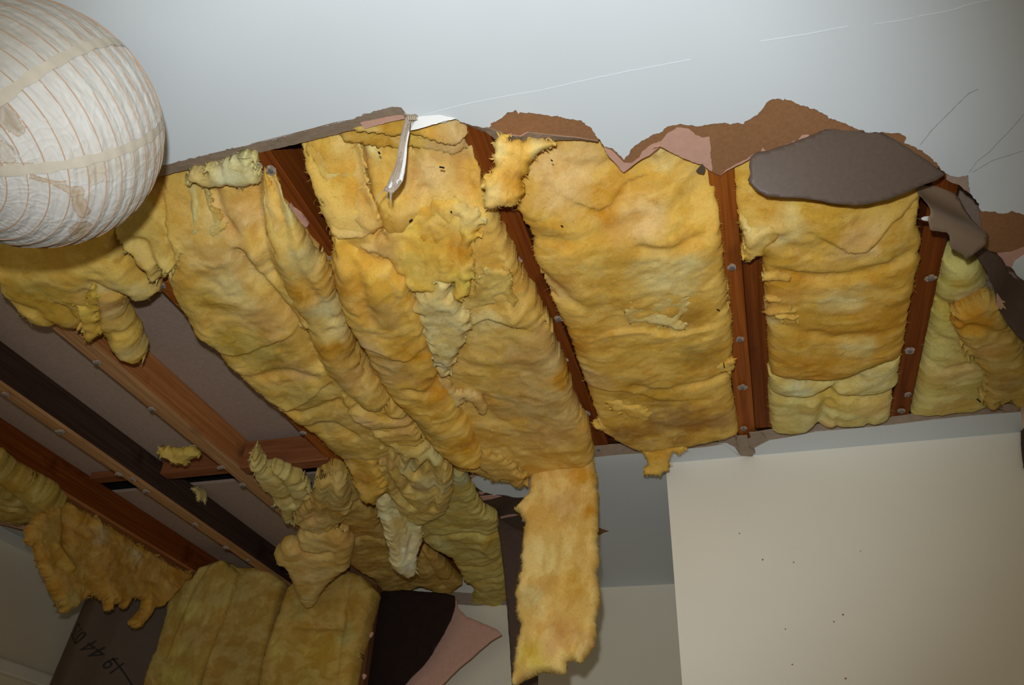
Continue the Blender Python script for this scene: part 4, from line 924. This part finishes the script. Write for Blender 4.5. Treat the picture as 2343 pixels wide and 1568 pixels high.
# ---- upright batts in the end wall
WB = 'upright batts standing in the end wall'
p = upright(2.545)
OUT = "C:1240,850 1330,822 1430,865 1560,868 1640,905 1695,945 1680,1010 1650,1100 1610,1280 1570,1450 1545,1640 1190,1640 1250,1400 1300,1250 1380,1050 1420,900"
t = batt('wool_batt', 'middle upright batt in the end wall, tan and flat', p, OUT, WB)
wool(t, 'batt_body', p, OUT, T=.02, r=.03, thick=.08, base=(.50, .35, .09), lump=.006, wrk=.003, rag=.003, fuzz=.6, blobs=[(560, 1400, .10, (.52, .38, .11)), (540, 1500, .08, (.47, .31, .08)), (600, 1340, .06, (.56, .42, .13))])
p = tilt((440, 1310, -.02), (520, 1310, -.0), (400, 1560, .40))
p = Plane(upright(2.50).at([(470, 1300)])[0], (1, .10, 0), (0, -.05, 1))
OUT = "C:1150,930 1200,862 1330,822 1400,870 1420,900 1385,1050 1340,1180 1300,1260 1255,1400 1205,1520 1180,1640 840,1640 862,1560 880,1500 910,1400 940,1370 955,1280 985,1200 1005,1090 1040,1020 1090,940"
t = batt('wool_batt', 'leftmost upright batt in the end wall with a ragged left edge', p, OUT, WB)
wool(t, 'batt_body', p, OUT, T=.02, r=.03, thick=.10, base=(.52, .38, .10), lump=.008, wrk=.004, rag=.005, ang=1.4, blobs=[(440, 1400, .05, (.62, .50, .13)), (400, 1480, .06, (.62, .48, .12)), (400, 1550, .06, (.56, .46, .11)), (470, 1450, .07, (.50, .34, .10)), (380, 1470, .04, (.48, .30, .08))],
     feats=[('v', "C:1250,860 1160,1000 1080,1180 1000,1400", .014, .012)])
p = upright(2.53)
OUT = "C:1730,985 1800,930 1900,915 2000,925|F:220,872 330,915 408,1000 372,1130 345,1270 320,1330 300,1420 285,1500 270,1640 -180,1640|C:1550,1568 1570,1450 1600,1350 1640,1230 1690,1080"
t = batt('wool_batt', 'rightmost upright batt in the end wall, thick and yellow with a level crease', p, OUT, WB)
wool(t, 'batt_body', p, OUT, T=.03, r=.04, thick=.12, base=(.57, .375, .085), lump=.008, wrk=.004, rag=.003, blobs=[(700, 1390, .07, (.50, .38, .11)), (740, 1500, .10, (.60, .41, .07)), (640, 1500, .05, (.62, .48, .11)), (800, 1450, .05, (.50, .40, .12)), (700, 1560, .08, (.54, .38, .08))],
     feats=[('v', "F:-40,1225 100,1235 250,1235", .012, .014), ('v', "C:1690,1130 2091,1190", .02, .006), ('v', "F:265,1010 230,1240 200,1500", .012, .008)])

# ================================================================== TORN PAPER AND BOARD
def flap(name, label, plane, outline, mat, warp=None, thick=.0012, rag=.0012, seed=50, cat='torn paper', group='torn plasterboard pieces', sheetname='paper_sheet', g=.006):
    t = thing(name, label, cat, centre(plane, outline), group)
    sheet(sheetname, t, plane, outline, mat, thick, rag, seed, g, warp)
    return t
p = tilt((1780, 345, .002), (2090, 330, .004), (1930, 470, .085))
c0 = p.at2([(1930, 400)])[0]
fl = flap('paper_flap', 'big leaf-shaped grey-brown paper flap drooping from the ceiling above the amber batt', p,
     "H:215,522 250,490 350,470 450,442 560,400 690,347 770,300 850,302 1030,325 1150,340 1260,392 1400,482 1480,520 1560,575 1637,625 1560,668 1480,697 1380,740 1280,785 1180,820 1050,850 940,857 800,847 680,827 560,812 420,807 320,795 260,757 210,700 190,682 213,640 204,580",
     M_FLAP, lambda a, b: .030*np.cos((a-c0[0])*6.0+.5)-.05*((b-c0[1])*3)**2, seed=51)
for s_ in ("H:1420,948 1440,940 1490,936 1500,955 1480,968 1430,966",):
    pass
p = tilt((2140, 418, .006), (2235, 470, .012), (2200, 590, .11))
c1 = p.at2([(2180, 510)])[0]
fl = flap('paper_flap', 'small pointed brown paper flap with a pale fold, right of the big flap', p,
     "H:1510,690 1560,678 1640,680 1700,700 1760,737 1810,782 1860,850 1890,902 1912,970 1940,1060 1900,1063 1862,1100 1832,1150 1795,1190 1762,1242 1722,1200 1690,1190 1650,1165 1620,1140 1595,1085 1570,1058 1530,1050 1470,1040 1440,990 1422,960 1442,930 1462,840 1482,760",
     M_BOARD, lambda a, b: .026*np.sin((b-c1[1])*40+.6), seed=52)
sheet('white_paint_scrap', fl, p, "H:1418,946 1440,938 1492,936 1502,952 1490,970 1430,964", M_WHITE, .001, .001, 53, warp=lambda a, b: .012+0*a)
p = tilt((2250, 575, .005), (2343, 650, .02), (2300, 760, .085))
fl = flap('paper_flap', 'long dark paper curl hanging down the right edge of the picture', p,
     "R:62,340 100,320 130,330 155,350 215,375 240,400 265,450 290,490 330,515 380,545 420,545 520,620 520,1060 440,1000 408,975 380,930 345,880 300,790 260,730 235,690 210,630 185,590 160,520 130,450 100,390",
     M_FLAPD, lambda a, b: .012*np.sin(a*30), seed=54)
sheet('bared_gypsum', fl, p, "R:212,625 240,650 275,680 292,715 280,745 250,735 232,695", M_PINK, .002, .0008, 55, warp=lambda a, b: .012*np.sin(a*30)+.003)

# hanging joint tape
p = tilt((930, 275, .012), (942, 275, .012), (895, 440, .155))
OUTT = "T:480,235 510,170 525,230 560,330 555,420 540,520 525,640 505,780 490,920 465,1040 440,1140 410,1180 375,1240 330,1290 300,1340 270,1330 235,1300 160,1290 180,1240 215,1205 250,1120 300,1010 340,900 375,780 400,650 430,500 455,360"
t = flap('joint_tape', 'torn strip of paper joint tape dangling from the ceiling with white paint flakes', p, OUTT, M_TAPE, lambda a, b: .004*np.sin(b*40), .001, .001, 57, cat='tape', group=None, sheetname='paper_strip', g=.004)
up = lambda h: (lambda a, b: .004*np.sin(b*40)+h)
for k, s_ in enumerate(("T:553,440 550,520 525,640 508,780 490,930 462,1050 438,1150 405,1140 380,1150 400,1060 425,960 450,860 470,760 490,660 505,570 530,480", "T:290,1130 300,1180 285,1250 245,1262 240,1230 265,1180", "T:370,1120 400,1120 385,1160 360,1205 345,1190")):
    sheet('paint_flake', t, p, s_, M_WHITE, .0008, .0008, 60+k, .003, up(.0022))
for k, s_ in enumerate(("T:430,700 445,720 430,800 400,880 370,950 350,1040 320,1110 300,1150 310,1050 340,960 380,860", "T:520,350 560,360 550,410 520,420 505,560 490,640 480,560 500,450", "T:440,860 455,880 430,960 400,1040 360,1100 380,1010", "T:165,1290 215,1210 240,1225 235,1290")):
    sheet('plaster_residue', t, p, s_, M_CRUMB, .0008, .0012, 64+k, .003, up(.0018))
P_ = lambda s_: p.at(tr(s_))+p.n*.002
for s_ in ("T:160,1300 110,1370 70,1440 40,1510 35,1560", "T:230,1310 225,1400 240,1440 245,1470", "T:265,1320 270,1400 262,1490", "T:280,1340 275,1420 305,1505", "T:300,1320 290,1380 285,1460", "T:420,1150 405,1190 390,1230", "T:390,1170 385,1210 375,1250", "T:360,1190 370,1240 335,1280", "T:330,1230 330,1290 320,1310", "T:460,150 485,225", "T:515,140 500,200"):
    tube('frayed_thread', P_(s_), .0009, M_THREAD, t, 5, taper=True)
for x0 in (530, 560, 590, 615, 640):
    tube('frayed_thread', P_(f"T:{x0-5},225 {x0+6},255 {x0+12},290"), .0012, M_THREAD, t, 5)
sheet('torn_tape_edge', ceil, flat(.0006), "T:480,190 520,205 640,200 665,230 650,270 600,300 560,330 520,300", M_CRUMB, .0012, .001, 70)

# slanting brown strip at the back, torn board and peeled gypsum at the end wall
a0 = flat(.0).at([(1165, 1180)])[0]
p = Plane(upright(2.19).at([(1165, 1185)])[0], (1, 0, 0), (0, .0, 1))
t = flap('board_strip', 'long narrow dark brown plasterboard strip hanging behind the long wool strip', p,
     "F:1140,560 1180,590 1260,640 1310,655 1305,800 1290,950 1330,1250 1390,1500 1392,1640 1243,1640 1236,1480 1226,1310 1208,1060 1192,900 1168,700", M_FLAPD, lambda a, b: .02*np.cos(a*9), .006, .001, 72, cat='plasterboard', sheetname='board')
p = upright(2.72)
t = flap('plaster_board', 'torn pink gypsum board leaning at the end wall with its face peeled away', p,
     "F:900,1040 905,1100 960,1158 1092,1212 1148,1240 1172,1266 1110,1300 1050,1350 980,1412 900,1480 850,1530 790,1590 740,1640 480,1640 640,1480 800,1300", M_PINK, None, .009, .0012, 73, cat='plasterboard', sheetname='gypsum_core', g=.012)
p = upright(2.66)
c3 = p.at2([(980, 1200)])[0]
sheet('shaded_paper_face', t, p, "F:380,1000 560,990 850,1030 900,1045 906,1100 880,1180 830,1275 790,1330 755,1395 700,1460 640,1512 590,1560 520,1640 200,1640 300,1400", plain('shaded_dark_paper', (.030, .018, .015), .9, .05, .1, 30), .002, .002, 74, .01, lambda a, b: .03*np.cos(a*6))  # dark brown paper, coloured near black for the shade where it curves away
t = thing('wall_stud', 'slim upright timber stud right of the upright yellow batt', 'stud', (-1.315*S, 2.58*S, 1.3), None)
A_ = upright(2.60).at(tr("F:395,1110 345,1568"))
link('timber', bm_mesh('timber', box(-1.322*S, -1.285*S, 2.58*S, 2.62*S, .05, CEIL-.05, .002)), M_STUD, t)
sheet('plaster_crumb', t, upright(2.577), "F:358,1262 375,1255 402,1252 398,1270 385,1285", M_PINK, .006, .001, 76)
sheet('plaster_crumb', t, upright(2.577), "F:335,1505 350,1500 362,1510 350,1530 340,1535", M_PINK, .006, .001, 77)

# curled paper-faced board at lower left, with its stamped figures
p = Plane(upright(2.44).at([(250, 1450)])[0], (1, .0, 0), (-.25, -.06, 1))
c4 = p.at2([(190, 1450)])[0]
eL = p.at2(tr("L:840,640 455,1568"))
def cw(a, b):          # bows towards the room near its free left edge, then curls away
    x = a-(eL[0, 0]+(b-eL[0, 1])*(eL[1, 0]-eL[0, 0])/(eL[1, 1]-eL[0, 1]))
    return .035*np.sin(np.clip(x/.18, 0, 1)*math.pi)-.22*np.clip((x-.10)/.3, 0, 1)
bd = flap('curled_board', 'curled brown paper-faced board at the lower left with faint stamped figures', p,
     "L:840,640 815,760 760,860 720,960 680,1050 620,1190 560,1330 510,1440 455,1568 400,1700 1400,1700 1700,900 1700,640", M_CURL, cw, .006, .0006, 78, cat='plasterboard', sheetname='board', g=.012)
fc = bpy.data.curves.new('stamped_figures', 'FONT'); fc.body = '19 44 075'; fc.size = .075; fc.extrude = .0003
q0 = p.at2([(250, 1512), (190, 1427)]); h0 = cw(q0[:, 0], q0[:, 1])
W0, W1 = p.w(q0[:1, 0], q0[:1, 1], h0[:1]+.006)[0], p.w(q0[1:, 0], q0[1:, 1], h0[1:]+.006)[0]
ex = Vector(W1-W0); fc.size = .30*ex.length; ex.normalize(); ez = Vector(p.n); ey = ez.cross(ex).normalized(); ez = ex.cross(ey)
tmp = bpy.data.objects.new('stamped_figures', fc); COL.objects.link(tmp)
bpy.context.view_layer.update()
me = bpy.data.meshes.new_from_object(tmp); bpy.data.objects.remove(tmp)
xs = np.array([v.co[:] for v in me.vertices]); wid = xs[:, 0].max()
for v in me.vertices:          # lay the figures on the curved paper
    s_ = v.co.x/wid; t_ = v.co.y
    P0 = np.array(W0)*(1-s_)+np.array(W1)*s_+np.array(ey)*t_
    d_ = P0-p.o; aa, bb = np.array([d_ @ p.u]), np.array([d_ @ p.v])
    v.co = Vector(p.w(aa, bb, cw(aa, bb)+.0012+v.co.z)[0])
link('stamped_figures', me, M_INK, bd)
q = tr("L:930,1285 960,1350 985,1420 1010,1500 1030,1568"); q2 = p.at2(q); hh = cw(q2[:, 0], q2[:, 1])
tube('stamped_line', p.w(q2[:, 0], q2[:, 1], hh+.0015), .003, M_INK, bd, 5)

# ================================================================== PAPER LANTERN
M_PAPER, nt_, b_ = new_mat('lantern_paper')
at_ = N(nt_, 'ShaderNodeAttribute', attribute_name='tone')
v_ = ramp(nt_, noise(nt_, 22, 5, .6, .4), .3, .7)
nt_.links.new(mixc(nt_, 1.0, at_.outputs['Color'], mixc(nt_, v_, (1, 1, 1), (.90, .88, .84)), 'MULTIPLY'), b_.inputs['Base Color'])
b_.inputs['Roughness'].default_value = .6; b_.inputs['Specular IOR Level'].default_value = .3
bump(nt_, b_, noise(nt_, 30, 4, .55, 1.0), .22, .003)
M_CANE = plain('cane_rib', (.56,.36,.23), .6, .2, .1)
M_SEAM = plain('overlapped_paper_seam', (.56, .50, .40), .65, .25, .07, 40, .2, 90, .002)
fwd, rgt, upv = R @ np.array([0, 0, -1.]), R @ np.array([1., 0, 0]), R @ np.array([0, 1., 0])
r0 = rays([(72.75, 287.6)])[0]
RL = .176
dist = RL/math.sin(D2R(7.30))
LC = EYE+r0/np.linalg.norm(r0)*dist
see = -r0/np.linalg.norm(r0)
def on_shade(px, py):
    r = rays([(px, py)])[0]; r /= np.linalg.norm(r); m = r @ (LC-EYE)
    d = EYE+r*(m-math.sqrt(max(m*m-(LC-EYE) @ (LC-EYE)+RL*RL, 0)))-LC
    return d/np.linalg.norm(d)
pole = on_shade(-150, 385)                    # the lantern hangs askew: its lower mouth faces left
s1 = on_shade(240, 96); s1 = s1-pole*(s1 @ pole); s1 /= np.linalg.norm(s1); s2 = np.cross(pole, s1)
lan = thing('paper_lantern', 'round white paper lantern shade with brown water stains at upper left', 'lantern', LC)
NA, NB = 330, 620
th = np.linspace(D2R(16), D2R(164), NA); ph = np.linspace(0, 2*np.pi, NB, endpoint=False)
TH, PH = np.meshgrid(th, ph, indexing='ij')
rib_th = D2R(7.8)*np.arange(-3, 16)+D2R(43.5)
dr = np.min(np.abs(TH[..., None]-rib_th), -1)/D2R(3.9)
rad = RL*(1-.010*np.clip(dr, 0, 1)**1.5)+.0010*fbm(TH*9, PH*7*np.sin(TH), 3, 3)+.0005*fbm(TH*40, PH*6, 3, 8)
cr_ = np.clip(1-np.abs(perlin(TH*7+PH*3, PH*9-TH*4, 77))*5, 0, 1)
rad += .0005*cr_
D_ = np.cos(TH)[..., None]*pole+(np.sin(TH)*np.cos(PH))[..., None]*s1+(np.sin(TH)*np.sin(PH))[..., None]*s2
V = (LC+rad[..., None]*D_).reshape(-1, 3)
I_, J_ = np.meshgrid(np.arange(NA-1), np.arange(NB), indexing='ij')
J2_ = (J_+1) % NB
Fq = np.stack([(I_*NB+J_).ravel(), (I_*NB+J2_).ravel(), ((I_+1)*NB+J2_).ravel(), ((I_+1)*NB+J_).ravel()], 1)
gore = ((PH+2*np.pi/12*0) // (np.pi/3)).astype(int)
base = np.array([.585, .57, .54]); gcols = np.array([.94, .82, 1.0, .96, .90, .86])[[0, 5, 1, 4, 3, 2]]
tone = base*np.ones((NA, NB, 1))
tone = tone.reshape(-1, 3)
# dried water stains with brown tide-lines, plus broad beige tones, fixed on the paper
cv = (V-EYE) @ R; pxs = np.stack([IW/2+FPX*cv[:, 0]/-cv[:, 2], IH/2-FPX*cv[:, 1]/-cv[:, 2]], 1)
front_ = ((V-LC) @ see) > -.02
def stain_tone(s_, depth, edge, colr, amt, edgecol=(.40, .21, .07)):
    q = resample(tr(s_), 4.0); q = ragged(q/1000, .0028, 3.3, .9)*1000
    near_ = np.nonzero(front_ & (pxs[:, 0] > q[:, 0].min()-6) & (pxs[:, 0] < q[:, 0].max()+6) & (pxs[:, 1] > q[:, 1].min()-6) & (pxs[:, 1] < q[:, 1].max()+6))[0]
    d = np.full(len(pxs), 1e3); ins = np.zeros(len(pxs), bool)
    d[near_] = nearest(pxs[near_], q, np.roll(q, -1, 0))[0]; ins[near_] = inside(pxs[near_], q)
    w = np.where(ins, amt*np.clip(d/depth+.25, 0, 1), 0)
    w2 = np.where(ins, np.exp(-(d/edge)**2), 0)*.75
    w = (w*front_)[:, None]; w2 = (w2*front_)[:, None]
    global tone
    tone = tone*(1-w)+np.array(colr)*w
    tone = tone*(1-w2)+np.array(edgecol)*w2
OCH = (.42, .28, .14)
stain_tone("A:180,1035 280,1070 330,1085 395,1080 405,1110 490,1115 505,1150 500,1180 525,1200 530,1240 550,1265 500,1310 470,1300 430,1230 425,1180 400,1150 300,1100 240,1090 180,1070", 20, 2.8, OCH, .8)
stain_tone("A:405,1370 460,1330 520,1320 555,1340 545,1400 480,1440 400,1460 330,1480 420,1430", 20, 2.8, OCH, .75)
stain_tone("A:0,610 60,640 110,690 130,740 165,760 150,800 100,820 60,790 0,760", 18, 2.8, (.34,.26,.17), .8)
stain_tone("A:0,830 80,880 100,960 60,990 0,960", 18, 2.0, (.44,.36,.25), .5)
stain_tone("A:0,970 100,975 200,975 180,1015 100,1040 40,1050 0,1030", 12, 2.0, (.5,.38,.24), .5)
stain_tone("A:420,900 620,940 700,930 900,850 950,800 970,900 900,1010 640,1090 430,1090 410,1000", 60, 1.0, (.50,.43,.33), .5, (.50,.43,.33))
stain_tone("A:300,240 480,160 680,240 640,330 400,330", 70, 1.0, (.50,.44,.34), .5, (.50,.44,.34))
stain_tone("A:-300,560 0,575 120,495 330,400 480,300 640,240 560,100 300,-60 -300,-60", 200, .5, (.44,.41,.355), .75, (.44,.41,.355))  # broad grey-beige tone over the upper left, no tide-line
stain_tone("A:520,1000 600,960 640,1000 620,1090 540,1120", 20, 1.5, (.5,.41,.28), .6, (.45,.31,.16))
link('paper_shade', mesh('paper_shade', V, Fq, True, tone), M_PAPER, lan)
for t_ in rib_th:
    rr = RL*1.002*np.sin(t_)
    pts = [LC+pole*RL*1.002*math.cos(t_)+rr*(math.cos(a)*s1+math.sin(a)*s2) for a in np.linspace(0, 2*np.pi, 72, endpoint=False)]
    tube('cane_rib', pts, .0008, M_CANE, lan, 5, cyclic=True)
for k in (0, 1, 2, 3, 4, 5, 7):
    vs, fs = [], []
    for i, t_ in enumerate(np.linspace(D2R(16), D2R(164), 90)):
        wd = .0068+.0010*math.sin(i*.8+k)
        d_ = min(abs(t_-q) for q in rib_th)/D2R(3.9)
        rr = RL*(1-.010*min(d_, 1)**1.5)+.0014
        for j in (-1, -.33, .33, 1):
            a = k*math.pi/4+j*wd/max(RL*math.sin(t_), .03)
            vs.append(LC+rr*(math.cos(t_)*pole+math.sin(t_)*(math.cos(a)*s1+math.sin(a)*s2)))
    for i in range(89):
        for j in range(3): fs.append([i*4+j, i*4+j+1, i*4+j+5, i*4+j+4])
    link('paper_seam', mesh('paper_seam', np.array(vs), fs, True), M_SEAM, lan)
for t_ in (D2R(16), D2R(164)):
    rr = RL*math.sin(t_)
    tube('wire_ring', [LC+pole*RL*math.cos(t_)+rr*(math.cos(a)*s1+math.sin(a)*s2) for a in np.linspace(0, 2*np.pi, 40, endpoint=False)], .0015, M_NAIL, lan, 6, cyclic=True)
top = LC-pole*RL*math.cos(D2R(16))
tube('hanging_cord', [top, top+(np.array([top[0]-.05, top[1]-.02, CEIL])-top)*.5+np.array([.01, 0, 0]), np.array([top[0]-.05, top[1]-.02, CEIL])], .003, M_WHITE, lan, 8)

# dark splinters and grit caught in the wool
wb = {o['label'][:22]: o for o in bpy.data.objects if o.get('category') == 'insulation'}
def splinter(owner, d, s_, rad=.0016):
    o = next(v for k, v in wb.items() if k.startswith(owner))
    q = flat(d).at(tr(s_)); tube('splinter', list(q), rad, M_VOID, o, 5)
for s_ in ("D:1190,476 1205,478 1220,482", "D:826,386 832,394 834,398", "D:1012,804 1020,796 1028,790", "D:1256,744 1266,745"):
    splinter('big slumped golden', .075, s_)
for s_ in ("I:1428,722 1432,740 1434,757", "I:1380,338 1400,346", "G:575,992 590,998", "G:505,520 515,530"):
    splinter('widest flat golden', .062, s_, .0012)
